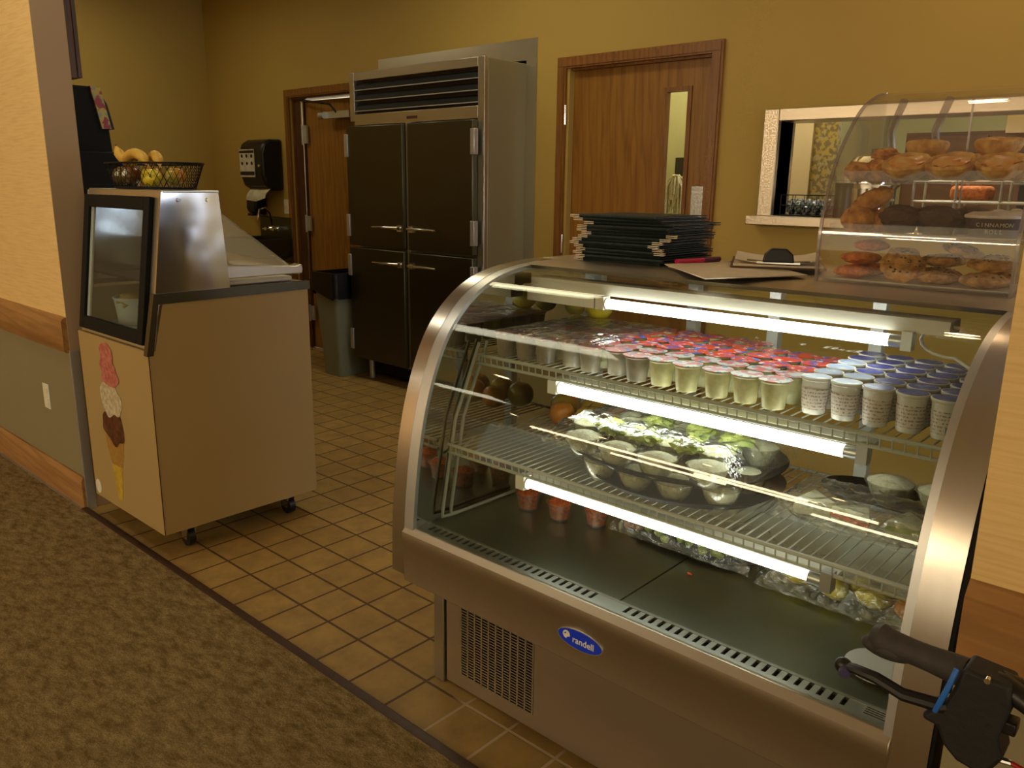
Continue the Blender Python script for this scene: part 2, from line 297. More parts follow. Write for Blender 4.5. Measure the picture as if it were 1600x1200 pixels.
# ------------------------------------------------------------------ mesh helper
LOC = {}
class MB:
    def __init__(s): s.b = bmesh.new()
    def face(s, vs):
        try: return s.b.faces.new(vs)
        except ValueError: return None
    def box(s, x0, x1, y0, y1, z0, z1, rot=None, piv=None):
        v = [Vector((x, y, z)) for x in (x0, x1) for y in (y0, y1) for z in (z0, z1)]
        if rot is not None:
            pv = Vector(piv) if piv else Vector(((x0+x1)/2, (y0+y1)/2, (z0+z1)/2))
            v = [pv + rot @ (q-pv) for q in v]
        v = [s.b.verts.new(q) for q in v]
        for f in ((0,1,3,2), (4,6,7,5), (0,4,5,1), (2,3,7,6), (0,2,6,4), (1,5,7,3)): s.face([v[i] for i in f])
        return s
    def prism(s, ax, poly, a, b):
        def P(p, t):
            return {'x': (t, p[0], p[1]), 'y': (p[0], t, p[1]), 'z': (p[0], p[1], t)}[ax]
        A = [s.b.verts.new(P(p, a)) for p in poly]; B = [s.b.verts.new(P(p, b)) for p in poly]
        n = len(poly)
        s.face(A); s.face(B[::-1])
        for i in range(n): s.face([A[i], B[i], B[(i+1) % n], A[(i+1) % n]])
        return s
    def rings(s, rings, cap0=True, cap1=True, closed=False):
        R = [[s.b.verts.new(p) for p in r] for r in rings]; n = len(R[0])
        m = len(R)
        for i in range(m if closed else m-1):
            a, b = R[i], R[(i+1) % m]
            for j in range(n): s.face([a[j], a[(j+1) % n], b[(j+1) % n], b[j]])
        if not closed:
            if cap0: s.face(R[0][::-1])
            if cap1: s.face(R[-1])
        return s
    def tube(s, pts, r, n=8, closed=False, rf=None):
        pts = [Vector(p) for p in pts]; m = len(pts); rings = []; up = None
        for i, p in enumerate(pts):
            a = pts[(i-1) % m] if (closed or i > 0) else p; b = pts[(i+1) % m] if (closed or i < m-1) else p
            t = (b-a).normalized()
            if up is None: up = Vector((0,0,1)) if abs(t.z) < .9 else Vector((1,0,0))
            x = t.cross(up).normalized(); y = x.cross(t).normalized(); up = y
            q = r if rf is None else rf(i/(m-1))
            rings.append([p + q*(math.cos(2*math.pi*k/n)*x + math.sin(2*math.pi*k/n)*y) for k in range(n)])
        return s.rings(rings, closed=closed)
    def cyl(s, p0, p1, r, r1=None, n=16):
        r1 = r if r1 is None else r1
        return s.tube([p0, p1], r, n, rf=lambda t: r+(r1-r)*t)
    def lathe(s, c, prof, n=24, wob=None, cap0=True, cap1=True):
        c = Vector(c); rings = []
        for i, (r, z) in enumerate(prof):
            rings.append([c + Vector((max(r,1e-5)*math.cos(2*math.pi*k/n)*(wob(k/n, i) if wob else 1), max(r,1e-5)*math.sin(2*math.pi*k/n)*(wob(k/n, i) if wob else 1), z)) for k in range(n)])
        return s.rings(rings, cap0, cap1)
    def blob(s, c, rad, sub=3, amp=.08, freq=2.5, seed=0, rot=None, flat=None):
        c = Vector(c)
        r = bmesh.ops.create_icosphere(s.b, subdivisions=sub, radius=1)
        for v in r['verts']:
            d = v.co.normalized(); k = 1+amp*noise.noise(d*freq+Vector((seed*3.1, seed*1.7, 0)))
            q = Vector((d.x*rad[0]*k, d.y*rad[1]*k, d.z*rad[2]*k))
            if flat is not None and q.z < flat: q.z = flat
            if rot is not None: q = rot @ q
            v.co = c+q
        return s
    def sheet(s, pts, th):
        """grid of points -> sheet with thickness th along -normal (pts: rows)"""
        V = [[s.b.verts.new(p) for p in r] for r in pts]; fs = []
        for i in range(len(V)-1):
            for j in range(len(V[0])-1): fs.append(s.face([V[i][j], V[i+1][j], V[i+1][j+1], V[i][j+1]]))
        if th:
            bmesh.ops.recalc_face_normals(s.b, faces=[f for f in fs if f])
            bmesh.ops.solidify(s.b, geom=[f for f in fs if f], thickness=th)
        return s
    def build(s, name, mat, parent=None, smooth=True, ang=35, bevel=0, loc=None, recalc=True):
        if recalc: bmesh.ops.recalc_face_normals(s.b, faces=s.b.faces)
        org = LOC[parent] if parent is not None else (Vector(loc) if loc is not None else Vector((0,0,0)))
        if parent is None and loc is None:
            zs = [v.co for v in s.b.verts]; mn = Vector([min(v[i] for v in zs) for i in range(3)]); mx = Vector([max(v[i] for v in zs) for i in range(3)])
            org = Vector(((mn.x+mx.x)/2, (mn.y+mx.y)/2, mn.z))
        for v in s.b.verts: v.co -= org
        if smooth:
            for f in s.b.faces: f.smooth = True
            lim = math.radians(ang)
            for e in s.b.edges:
                if len(e.link_faces) == 2 and e.calc_face_angle(0) > lim: e.smooth = False
        me = bpy.data.meshes.new(name); s.b.to_mesh(me); s.b.free()
        o = bpy.data.objects.new(name, me); C.objects.link(o); me.materials.append(T[mat] if isinstance(mat, str) else mat)
        if parent is not None: o.parent = parent
        else: o.location = org
        LOC[o] = org.copy()
        if bevel:
            md = o.modifiers.new('bevel', 'BEVEL'); md.width = bevel; md.segments = 2; md.limit_method = 'ANGLE'; md.angle_limit = math.radians(40)
        return o
def thing(name, label, cat, loc=(0,0,0), group=None):
    o = bpy.data.objects.new(name, None); C.objects.link(o); o.location = loc; o.empty_display_size = .05
    o['label'] = label; o['category'] = cat
    if group: o['group'] = group
    LOC[o] = Vector(loc); return o
def tag(o, label, cat, group=None):
    o['label'] = label; o['category'] = cat
    if group: o['group'] = group
    return o
def struct(o): o['kind'] = 'structure'; return o
def dup(root, loc, rz=0, label=None, group=None, rot=None, scale=None, mats=None):
    def cp(o, par):
        c = o.copy(); C.objects.link(c); c.parent = par
        for ch in list(o.children): cp(ch, c)
        return c
    r = root.copy(); C.objects.link(r); r.location = loc; r.rotation_euler = rot if rot else (0, 0, rz)
    if scale: r.scale = scale
    for ch in list(root.children): cp(ch, r)
    if label: r['label'] = label
    if group: r['group'] = group
    return r
ORD = ['', 'first', 'second', 'third', 'fourth', 'fifth', 'sixth', 'seventh', 'eighth', 'ninth', 'tenth', 'eleventh', 'twelfth', 'thirteenth', 'fourteenth', 'fifteenth', 'sixteenth']
def text_mesh(body, size, name, mat, parent, origin, ex, ez, depth=.0006, bold=0.0):
    cu = bpy.data.curves.new(name, 'FONT'); cu.body = body; cu.size = size; cu.align_x = 'CENTER'; cu.align_y = 'CENTER'; cu.extrude = depth; cu.offset = bold
    ob = bpy.data.objects.new(name, cu); C.objects.link(ob)
    bpy.context.view_layer.update()
    me = bpy.data.meshes.new_from_object(ob); bpy.data.objects.remove(ob)
    ex = Vector(ex).normalized(); ez = Vector(ez).normalized(); n = ex.cross(ez)
    org = Vector(origin)-LOC[parent]
    for v in me.vertices: c = v.co.copy(); v.co = org + ex*c.x + ez*c.y + n*c.z
    me.materials.clear(); me.materials.append(T[mat])
    o = bpy.data.objects.new(name, me); C.objects.link(o); o.parent = parent; LOC[o] = LOC[parent]; return o

# ------------------------------------------------------------------ room shell
CH = 3.0; YB = 2.57
struct(MB().box(-6, 5, -.155, 6.2, -.05, 0).build('floor', 'tile', loc=(0,0,0)))
struct(MB().box(-9, 6, -11, -.185, -.05, .004).build('floor', 'carpet', loc=(0,0,0)))
struct(MB().prism('x', [(-.186,-.03),(-.186,.006),(-.178,.009),(-.160,.008),(-.154,.002),(-.154,-.03)], -1.06, 5).build('trim_1', 'strip'))
struct(MB().box(-9, 6, -11, 6.2, CH, CH+.1).build('ceiling', 'ceil'))
# dining side wall, left of the opening
struct(MB().box(-9, -1.06, -.155, -.035, .76, CH).build('wall_left', 'paper', loc=(0,0,0)))
struct(MB().box(-9, -1.06, -.155, -.035, 0, .76).build('wall_left_lower', 'wall_low', loc=(0,0,0)))
struct(MB().box(-1.06, -1.055, -.157, -.035, 0.0, CH).build('wall_left_jamb', 'jamb', loc=(0,0,0)))
struct(MB().prism('x', [(-.155,.69),(-.172,.69),(-.178,.70),(-.178,.822),(-.170,.836),(-.155,.838)], -9, -1.06).build('trim_2', 'rail', loc=(0,0,0)))
struct(MB().prism('x', [(-.155,.0),(-.172,.0),(-.172,.125),(-.164,.142),(-.155,.142)], -9, -1.06).build('baseboard_left', 'rail', loc=(0,0,0)))
struct(MB().prism('z', [(-1.062,-.160),(-1.048,-.160),(-1.048,-.125),(-1.052,-.125),(-1.052,-.156),(-1.062,-.156)], .0, .70).build('trim_3', 'alu'))
# dining side wall, right of the opening
struct(MB().box(2.292, 6, -.158, -.03, .76, CH).build('wall_right', 'paper', loc=(0,0,0)))
struct(MB().box(2.292, 6, -.158, -.03, 0, .76).build('wall_right_lower', 'wall_low', loc=(0,0,0)))
struct(MB().prism('x', [(-.158,.70),(-.176,.70),(-.180,.71),(-.180,.838),(-.160,.858),(-.158,.858)], 2.292, 6).build('trim_4', 'rail', loc=(0,0,0)))
struct(MB().prism('x', [(-.158,.0),(-.174,.0),(-.174,.125),(-.166,.142),(-.158,.142)], 2.292, 6).build('baseboard_right', 'rail', loc=(0,0,0)))
# kitchen back wall with four openings: (x0,x1,z0,z1)
def wall_with_holes(x0, x1, y0, y1, holes, h, name, mat):
    m = MB(); hs = sorted(holes); x = x0
    for (a, b, z0, z1) in hs:
        m.box(x, a, y0, y1, 0, h)
        if z0 > 0: m.box(a, b, y0, y1, 0, z0)
        m.box(a, b, y0, y1, z1, h); x = b
    m.box(x, x1, y0, y1, 0, h); return struct(m.build(name, mat, loc=(0,0,0)))
wall_with_holes(-5, 5, YB, YB+.14, [(-3.52,-2.62,0,2.06), (-2.28,-.93,0,2.17), (-.62,.31,0,2.06), (.70,2.25,1.262,1.715)], CH, 'wall_back', 'wall')
struct(MB().box(-5, -4.84, -.035, YB, 0, CH).build('wall_kitchen_left', 'wall', loc=(0,0,0)))
struct(MB().box(4.6, 4.75, -.03, 6.2, 0, CH).build('wall_kitchen_right', 'wall', loc=(0,0,0)))
struct(MB().prism('x', [(YB,0),(YB-.012,0),(YB-.012,.1),(YB,.1)], -.93, -.70).build('baseboard_back', 'strip'))
w2 = struct(MB().box(4.57,4.60,.95,2.55,.75,.80).box(4.57,4.60,.95,2.55,2.25,2.30).box(4.57,4.60,.95,1.0,.80,2.25).box(4.57,4.60,2.50,2.55,.80,2.25).build('added_window', 'casing', loc=(4.6,1.7,.9)))  # unseen window, added to light the freezer and refrigerator sides
MB().box(4.585,4.592,1.0,2.50,.80,2.25).build('window_pane', 'added_window_glow', w2)  # glowing sheet in the added window
struct(MB().box(-8.6, -8.5, -11, -.155, 0, CH).build('wall_dining_left', 'paper', loc=(0,0,0)))
# back rooms
struct(MB().box(-5, 5, 6.0, 6.14, 0, CH).build('wall_far', 'wall_bk', loc=(0,0,0)))
struct(MB().box(-2.45, -2.33, YB+.14, 6.0, 0, CH).build('wall_partition', 'wall_bk', loc=(0,0,0)))
struct(MB().box(.05, .12, 3.9, 6.0, 0, CH).build('wall_pantry', 'wall_bk', loc=(0,0,0)))
struct(MB().box(-.93, -.86, YB+.14, 6.0, 0, CH).build('wall_alcove', 'wall_bk', loc=(0,0,0)))

def casing(x0, x1, z1, name):
    """oak casing round a door, outer size; returns root"""
    m = MB(); y0, y1 = YB-.018, YB+.012; wd = .062
    for a, b in ((x0, x0+wd), (x1-wd, x1)):
        m.box(a, b, y0, y1, 0, z1-wd); m.box(a+.012, b-.012, y0-.006, y0, 0, z1-wd+.008)
    m.box(x0, x1, y0, y1, z1-wd, z1); m.box(x0+.012, x1-.012, y0-.006, y0, z1-wd+.010, z1-.012)
    # jambs and stop
    for a, b in ((x0+wd-.008, x0+wd+.012), (x1-wd-.012, x1-wd+.008)): m.box(a, b, YB+.012, YB+.14, 0, z1-wd)
    m.box(x0+wd-.008, x1-wd+.008, YB+.012, YB+.14, z1-wd-.012, z1-wd+.008)
    return struct(m.build(name, 'casing', loc=(x0, YB, 0)))
# door 1 (far left) - leaf with continuous gap and closer
d1 = casing(-3.585, -2.56, 2.12, 'door_1')
lf = MB().box(-3.375, -2.645, YB+.045, YB+.09, .01, 2.03, rot=Matrix.Rotation(math.radians(3), 3, 'Z'), piv=(-3.40, YB+.06, 0)).build('door_leaf', 'door', d1)
MB().box(-3.50, -3.395, YB+.030, YB+.075, .01, 2.04).build('hinge_stile', 'dkwood', d1)
for z0, z1 in ((1.70, 1.84), (1.0, 1.12), (.25, .37)):
    MB().box(-3.40, -3.33, YB+.015, YB+.032, z0, z1).cyl((-3.385, YB+.012, z0-.01), (-3.385, YB+.012, z1+.01), .008).build('hinge', 'alu', d1)
m = MB().cyl((-3.385, YB+.02, 1.84), (-3.385, YB+.02, 2.03), .012).cyl((-3.38, YB+.02, .6), (-3.38, YB+.02, 1.70), .005)
m.build('pivot_rod', 'chrome', d1)
cl = MB().box(-3.02, -2.70, YB-.03, YB+.03, 1.875, 1.925).cyl((-3.0, YB-.035, 1.9), (-3.06, YB-.035, 1.9), .028).build('door_closer', 'alu', d1)
MB().tube([(-3.38, YB-.01, 2.035), (-2.9, YB-.06, 1.975), (-2.86, YB-.03, 1.915)], .008).build('closer_arm', 'black', cl)
# door 2 with narrow lite
d2 = casing(-.70, .37, 2.12, 'door_2')
lx0, lx1, lz0, lz1 = .018, .148, .95, 1.892
m = MB(); yy = (YB+.045, YB+.075)
m.box(-.625, lx0-.02, *yy, .01, 2.05); m.box(lx1+.02, .30, *yy, .01, 2.05); m.box(lx0-.02, lx1+.02, *yy, .01, lz0-.02); m.box(lx0-.02, lx1+.02, *yy, lz1+.02, 2.05)
lf2 = m.build('door_leaf', 'door', d2)
m = MB()
for (a, b, c, d) in ((lx0-.024, lx0, lz0-.024, lz1+.024), (lx1, lx1+.024, lz0-.024, lz1+.024), (lx0, lx1, lz0-.024, lz0), (lx0, lx1, lz1, lz1+.024)): m.box(a, b, YB+.038, YB+.080, c, d)
m.build('lite_frame', 'casing', d2)
MB().box(lx0, lx1, YB+.048, YB+.053, lz0, lz1).build('window_pane', 'pane', d2)
MB().box(.205, .285, YB+.039, YB+.045, 1.10, 1.40).build('push_plate', 'alu', d2, bevel=.002)
for z in (1.80, 1.05, .3): MB().cyl((-.640, YB-.01, z-.055), (-.640, YB-.01, z+.055), .008).box(-.640, -.628, YB+.004, YB+.05, z-.04, z+.04).build('hinge', 'chrome', d2)
# pass-through window: steel frame and sill
wn = struct(MB().box(.625,.70,YB-.03,YB+.17,1.262,1.768).box(2.25,2.32,YB-.03,YB+.17,1.262,1.768).box(.70,2.25,YB-.03,YB+.17,1.712,1.768).build('window_1', 'steel_h', loc=(.6,YB,1.2), bevel=.003))
MB().box(.600, 2.36, YB-.10, YB+.26, 1.218, 1.262).build('window_sill', 'steel_h', wn, bevel=.004)
# stainless surround of the refrigerator recess
struct(MB().box(-2.37,-2.28,YB-.006,YB+.02,0,2.252).box(-.955,-.872,YB-.006,YB+.02,0,2.252).box(-2.28,-.955,YB-.006,YB+.02,2.13,2.252).build('trim_5', 'steel', loc=(-1.6,YB,0)))
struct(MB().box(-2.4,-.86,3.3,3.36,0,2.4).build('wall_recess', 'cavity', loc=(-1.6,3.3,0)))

# ------------------------------------------------------------------ ceiling lights
def troffer(x0, x1, y0, y1, mat, label, z=CH):
    t = thing('ceiling_light', label, 'ceiling light', ((x0+x1)/2, (y0+y1)/2, z-.04))
    m = MB()
    for a in ((x0-.03, x0, y0-.03, y1+.03), (x1, x1+.03, y0-.03, y1+.03), (x0, x1, y0-.03, y0), (x0, x1, y1, y1+.03)): m.box(*a, z-.03, z)
    m.build('frame', 'white', t); MB().box(x0, x1, y0, y1, z-.015, z).build('diffuser', mat, t); return t
troffer(-1.25, .10, -1.03, -.72, 'troffer', 'long fluorescent ceiling light over the carpet edge')
troffer(-1.6, -.22, 1.30, 1.62, 'troffer2', 'fluorescent ceiling light in front of the refrigerator')
troffer(-4.2, -3.0, 1.0, 1.3, 'troffer2', 'added unseen ceiling light brightening the far left kitchen corner')  # extra fixture out of view, added to lift the left kitchen wall
troffer(-5.2, -3.9, -5.9, -5.4, 'troffer', 'fluorescent ceiling light far back in the dining room')
troffer(.15, .60, 2.76, 3.14, 'troffer3', 'added unseen ceiling light brightening the cream wall beyond the serving window')  # out of view, added to brighten the cream wall
troffer(.6, 1.8, 3.6, 3.9, 'troffer3', 'ceiling light in the room behind the serving window')
troffer(-.6, -.1, 3.3, 3.6, 'troffer3', 'small ceiling light behind the door with the narrow window')
def can(x, y, label):
    t = thing('recessed_ceiling_light', label, 'ceiling light', (x, y, CH-.01))
    MB().lathe((x, y, CH), [(.10, -.002), (.10, -.012), (.075, -.012), (.075, -.002)], 20).build('trim_ring', 'white', t)
    MB().lathe((x, y, CH), [(.0, -.008), (.074, -.008), (.074, -.003), (.0, -.003)], 20).build('lamp_disc', 'can', t)
for i, (x0, x1, y, z, lab) in enumerate(((-5.9, -1.2, -9.0, 2.86, 'long'), (-2.6, -.2, -8.6, 2.62, 'middle'), (-1.2, .9, -9.4, 2.36, 'short'), (-4.6, -2.6, -9.6, 2.70, 'rearmost'))):
    t = thing('linear_pendant_lamp', '%s warm linear pendant lamp hanging far back over the dining room' % lab, 'pendant lamp', ((x0+x1)/2, y, z))
    MB().box(x0-.02, x1+.02, y-.05, y+.05, z+.10, z+.13).build('housing', 'alu', t)
    MB().box(x0, x1, y-.04, y+.04, z, z+.10).build('diffuser', 'pendant', t)
    for x in (x0+.2, x1-.2): MB().cyl((x, y, z+.13), (x, y, CH), .006).build('hanger', 'alu', t)
k = 0
for j, (yy_, xs) in enumerate(((-7.6, (-5.2, -3.6, -2.0, -.4)), (-9.2, (-6.0, -4.4, -2.8, -1.2)), (-3.4, (-2.2, 4.2)), (1.9, (1.6, 2.4)))):
    for i, x in enumerate(xs):
        can(x, yy_, 'warm recessed ceiling lamp, %s from the left in the %s row' % (ORD[i+1], ('middle', 'rear', 'near', 'kitchen')[j]))

# ------------------------------------------------------------------ wall fittings
t = thing('wall_outlet', 'white outlet plate low on the grey-green wall at left', 'outlet', (-1.40, -.155, .44))
MB().box(-1.435, -1.365, -.160, -.155, .385, .50).build('cover_plate', 'white', t, bevel=.002)
for z in (.418, .466): MB().box(-1.418, -1.382, -.163, -.160, z-.014, z+.014).build('socket', 'offwhite', t, bevel=.002)

# paper towel dispenser
t = thing('paper_towel_dispenser', 'black paper towel dispenser on the wall left of the far door', 'paper towel dispenser', (-3.83, YB, 1.32))
pr = [(YB,1.32),(YB-.10,1.32),(YB-.17,1.36),(YB-.20,1.44),(YB-.205,1.62),(YB-.18,1.70),(YB-.12,1.735),(YB,1.74)]
MB().prism('x', pr, -4.02, -3.665).build('housing', 'black', t, bevel=.02)
lb = MB().box(-4.0, -3.77, YB-.2085, YB-.2045, 1.43, 1.655).build('instruction_label', 'label1', t)
for z0, z1 in ((1.625, 1.645), (1.445, 1.475)): MB().box(-3.995, -3.775, YB-.2105, YB-.2085, z0, z1).build('label_bar', 'black', lb)
for i in range(3):
    for j in range(2):
        MB().blob((-3.96+i*.075, YB-.209, 1.60-j*.06), (.016,.002,.014), 2, .5, 3, i+j*3).build('pictogram', 'blackm', lb)
MB().cyl((-3.70, YB-.20, 1.52), (-3.70, YB-.213, 1.52), .012).build('lock', 'chrome', t)
tg = [[(-3.97+.30*i/8, YB-.13-.03*math.sin(j/5*2.2)-.03*j/5, 1.335-.095*j/5+.02*i/8*(j/5)-.05*(1-abs(i-4)/4)*(j/5)*.4) for i in range(9)] for j in range(6)]
MB().sheet(tg, .002).build('paper_towel', 'towel', t)
# soap dispenser, sink, faucet, switch plate
t = thing('soap_dispenser', 'small black soap dispenser under the paper towels', 'soap dispenser', (-4.03, YB, 1.11))
MB().prism('x', [(YB,1.11),(YB-.10,1.125),(YB-.12,1.17),(YB-.115,1.23),(YB-.08,1.275),(YB,1.285)], -4.10, -3.95).build('housing', 'black', t, bevel=.015)
MB().box(-4.06, -3.99, YB-.13, YB-.08, 1.104, 1.125).build('push_bar', 'blackm', t, bevel=.005)
t = thing('hand_sink', 'steel wall-hung hand sink below the paper towels', 'sink', (-3.78, YB, .72))
m = MB(); x0, x1, y0 = -4.03, -3.54, YB-.40
m.box(x0, x1, YB-.03, YB, .72, 1.10)
m.box(x0, x1, y0, y0+.02, .80, .93).box(x0, x0+.02, y0+.02, YB-.03, .80, .93).box(x1-.02, x1, y0+.02, YB-.03, .80, .93)
m.prism('x', [(y0+.02,.80),(y0+.02,.815),(YB-.15,.78),(YB-.03,.80),(YB-.03,.78),(YB-.15,.745)], x0, x1)
m.build('basin', 'steel_dk', t, bevel=.004)
fc = MB().box(-3.86, -3.70, YB-.06, YB-.03, .985, 1.02).build('faucet', 'chrome', t, bevel=.004)
MB().tube([(-3.78, YB-.06, 1.0), (-3.78, YB-.08, 1.13), (-3.78, YB-.12, 1.18), (-3.78, YB-.18, 1.165), (-3.78, YB-.20, 1.08)], .009).build('spout', 'chrome', fc)
for x in (-3.84, -3.72): MB().cyl((x, YB-.06, 1.0), (x, YB-.10, 1.0), .014).box(x-.03, x+.03, YB-.11, YB-.098, .994, 1.006).build('tap_handle', 'chrome', fc)
t = tag(MB().box(-3.675, -3.605, YB-.008, YB, 1.13, 1.25).box(-3.645,-3.635,YB-.016,YB-.008,1.18,1.20).build('wall_switch', 'offwhite', bevel=.002), 'small cream switch plate beside the far door casing', 'light switch')

# ------------------------------------------------------------------ refrigerator
t = thing('refrigerator', 'tall four-door stainless steel refrigerator set into the back wall', 'refrigerator', (-1.6, 2.6, 0))
fx0, fx1, fy = -2.235, -.955, 2.20
MB().box(fx0, fx1, fy+.03, 3.0, .14, 2.11).build('cabinet_body', 'fridge_side', t, bevel=.004)
MB().box(fx0, fx0+.05, fy, fy+.03, 1.80, 2.115).box(fx1-.055, fx1, fy, fy+.03, .16, 2.115).box(fx0+.05, fx1-.055, fy, fy+.03, 2.06, 2.115).box(fx0+.05, fx1-.055, fy, fy+.03, 1.772, 1.845).build('face_frame', 'steel', t, bevel=.003)
MB().box(fx0+.05, fx1-.055, fy+.026, fy+.031, 1.84, 2.07).build('louver_backing', 'louver', t)
for k in range(3):
    z = 1.862+k*.067
    MB().prism('x', [(fy+.002,z),(fy+.002,z+.008),(fy+.028,z+.05),(fy+.028,z+.044)], fx0+.05, fx1-.055).build('louver_slat', 'black_low', t)
    MB().box(fx0+.05, fx1-.055, fy-.002, fy+.002, z, z+.006).build('louver_edge', 'alu', t)
MB().box(-1.645, -1.545, fy-.003, fy, 1.795, 1.812).build('nameplate', 'dkwood', t)
MB().box(-1.640, -1.600, fy-.018, fy+.03, .16, 1.772).build('mullion', 'steel', t)
for (a, b, s) in ((fx0+.004, -1.645, 1), (-1.595, fx1-.052, -1)):
    for (z0, z1, hz) in ((.97, 1.765, 1.105), (.165, .955, .867)):
        d = MB().box(a, b, fy-.045, fy, z0, z1).build('door', 'steel_dk', t, bevel=.006)
        hx = b-.03 if s > 0 else a+.03
        MB().tube([(hx, fy-.047, hz), (hx, fy-.075, hz+.003), (hx-s*.04, fy-.085, hz+.004), (hx-s*.26, fy-.078, hz+.002)], .012, 10, rf=lambda q: .014-.008*q).box(hx-.022, hx+.022, fy-.058, fy-.045, hz-.02, hz+.02).build('handle', 'chrome', d)
        ex = a if s > 0 else b
        for hh in (z0+.06, z1-.20): MB().box(ex-.012, ex+.022, fy-.055, fy-.02, hh, hh+.15).build('hinge', 'alu', d, bevel=.003)
MB().box(fx0+.03, fx1-.03, fy+.08, fy+.10, .05, .14).build('kick_grille', 'cavity', t)
for x in (fx0+.08, fx1-.08):
    for y in (fy+.07, 2.92): MB().cyl((x, y, 0), (x, y, .14), .022).build('leg', 'alu', t)

# waste bin
t = thing('waste_bin', 'slim grey bin with black liner beside the refrigerator', 'waste bin', (-2.42, 2.30, 0))
def rrect(cx, cy, hx, hy, z, n=4, r=.03):
    P = []
    for sx, sy, a0 in ((1,1,0), (-1,1,90), (-1,-1,180), (1,-1,270)):
        for k in range(n+1):
            a = math.radians(a0+90*k/n); P.append(Vector((cx+sx*(hx-r)+r*math.cos(a), cy+sy*(hy-r)+r*math.sin(a), z)))
    return P
MB().rings([rrect(-2.415, 2.30, .105, .20, .0), rrect(-2.415, 2.30, .135, .245, .72), rrect(-2.415, 2.30, .142, .252, .72), rrect(-2.415, 2.30, .142, .252, .75), rrect(-2.415,2.30,.125,.235,.75), rrect(-2.415,2.30,.10,.19,.03)]).build('bin_body', 'bin', t)
def jag(ring, amp, sd):
    return [p+Vector((0,0,amp*noise.noise(p*9+Vector((sd,0,0))))) for p in ring]
MB().rings([rrect(-2.415,2.30,.115,.225,.70,8), rrect(-2.415,2.30,.128,.238,.765,8), rrect(-2.415,2.30,.150,.260,.765,8), rrect(-2.415,2.30,.152,.262,.70,8), jag(rrect(-2.415,2.30,.148,.258,.565,8), .10, 3)], False, False).build('bin_liner', 'bag', t)

# beverage machines, wall cabinet behind the dining wall
t = thing('beverage_dispenser', 'tall black drink dispenser with yellow and red graphic front', 'drink dispenser', (-1.9, .2, .9))
MB().prism('x', [(-.02,.9),(.46,.9),(.46,1.33),(.44,1.64),(.41,1.84),(-.02,1.84)], -2.2, -1.9).build('housing', 'black_low', t, bevel=.006)
MB().prism('x', [(.36,1.84),(.41,1.835),(.445,1.64),(.40,1.64)], -2.19, -1.885).build('front_panel', 'gfx1', t)
MB().prism('x', [(.405,1.82),(.44,1.76),(.465,1.64),(.44,1.64)], -2.2, -1.898).build('door_edge', 'blackm', t)
t = thing('coffee_dispenser', 'low black dispenser with red picture front beside the tall one', 'coffee dispenser', (-1.85, .2, .9))
MB().box(-1.86, -1.62, -.02, .43, .9, 1.52).build('housing', 'black_low', t, bevel=.006)
MB().box(-1.86, -1.62, .4305, .445, 1.36, 1.52).build('front_panel', 'gfx2', t)
MB().box(-1.80, -1.68, .445, .50, 1.28, 1.34).build('dispense_head', 'blackm', t)
t = thing('back_counter', 'counter along the hidden side of the left wall under the drink dispensers', 'counter', (-1.9, .25, 0))
MB().box(-3.4, -1.30, -.03, .62, .86, .90).build('worktop', 'laminate', t, bevel=.004)
MB().box(-3.38, -1.32, -.02, .56, .0, .86).build('base_unit', 'brown_box', t)
t = thing('wall_cabinet', 'dark brown cabinet above the drink dispensers, seen past the left wall end', 'cabinet', (-1.9, .1, 1.9))
MB().box(-2.6, -1.9, -.03, .315, 1.87, CH).build('carcass', 'dkwood', t, bevel=.003)
MB().box(-2.59, -1.905, .318, .338, 1.875, CH).build('door', 'dkwood', t, bevel=.002)

# ------------------------------------------------------------------ ice cream dipping cabinet
t = thing('ice_cream_cabinet', 'tan rolling ice cream cabinet with slanted front window', 'ice cream cabinet', (-.64, .18, 0))
ax0, ax1, ay0, ay1 = -.95, -.325, -.155, .517
bp_ = [(ay0,.10),(ay1,.10),(ay1,.97),(-.085,.97),(-.128,.80),(ay0,.80)]
MB().prism('x', bp_, ax0, ax0+.02).prism('x', bp_, ax1-.02, ax1).prism('x', [(ay0,.10),(ay1,.10),(ay1,.97),(.158,.97),(.158,.81),(-.125,.81),(-.128,.80),(ay0,.80)], ax0+.02, ax1-.02).build('cabinet_body', 'laminate', t)
MB().box(ax1, ax1+.002, ay0, ay0+.003, .10, .80).build('corner_seam', 'dkwood', t)
MB().prism('x', [(-.162,.785),(-.138,.785),(-.105,.965),(ay1+.006,.970),(ay1+.006,1.003),(-.118,1.003)], ax1-.02, ax1+.008).build('edge_trim', 'steel_dk', t)
MB().box(ax0, ax1, .158, ay1+.006, .972, 1.0).build('counter_rim', 'steel', t, bevel=.003)
# window housing
zt = 1.352
sidep = [(-.1395,.80),(-.0595,zt),(.153,zt),(.175,1.0),(-.105,1.0)]
MB().prism('x', sidep, ax1-.004, ax1+.004).build('side_panel', 'steel_w', t)
MB().prism('x', sidep, ax0-.002, ax0+.004).build('side_panel', 'steel_w', t)
MB().box(ax0, ax1+.004, -.055, .156, zt-.004, zt+.006).build('top_panel', 'steel', t, bevel=.002)
for y in (-.0, .11): MB().cyl((ax1+.004, y, 1.325), (ax1+.010, y, 1.325), .007).build('screw', 'chrome', t)
rt = Vector((0, .08-.0+.0, .552)).normalized()
def slant(x0_, x1_, s0, s1, d0, d1):
    """box on the slanted front: s along the slope 0..1, d = depth outwards"""
    a = Vector((0,-.135,.80)); b = Vector((0,-.055,zt)); u = b-a; n = Vector((0,-u.z,u.y)).normalized()
    v = []
    for x in (x0_, x1_):
        for s in (s0, s1):
            for d in (d0, d1): v.append(Vector((x,0,0))+a+u*s+n*d)
    return v
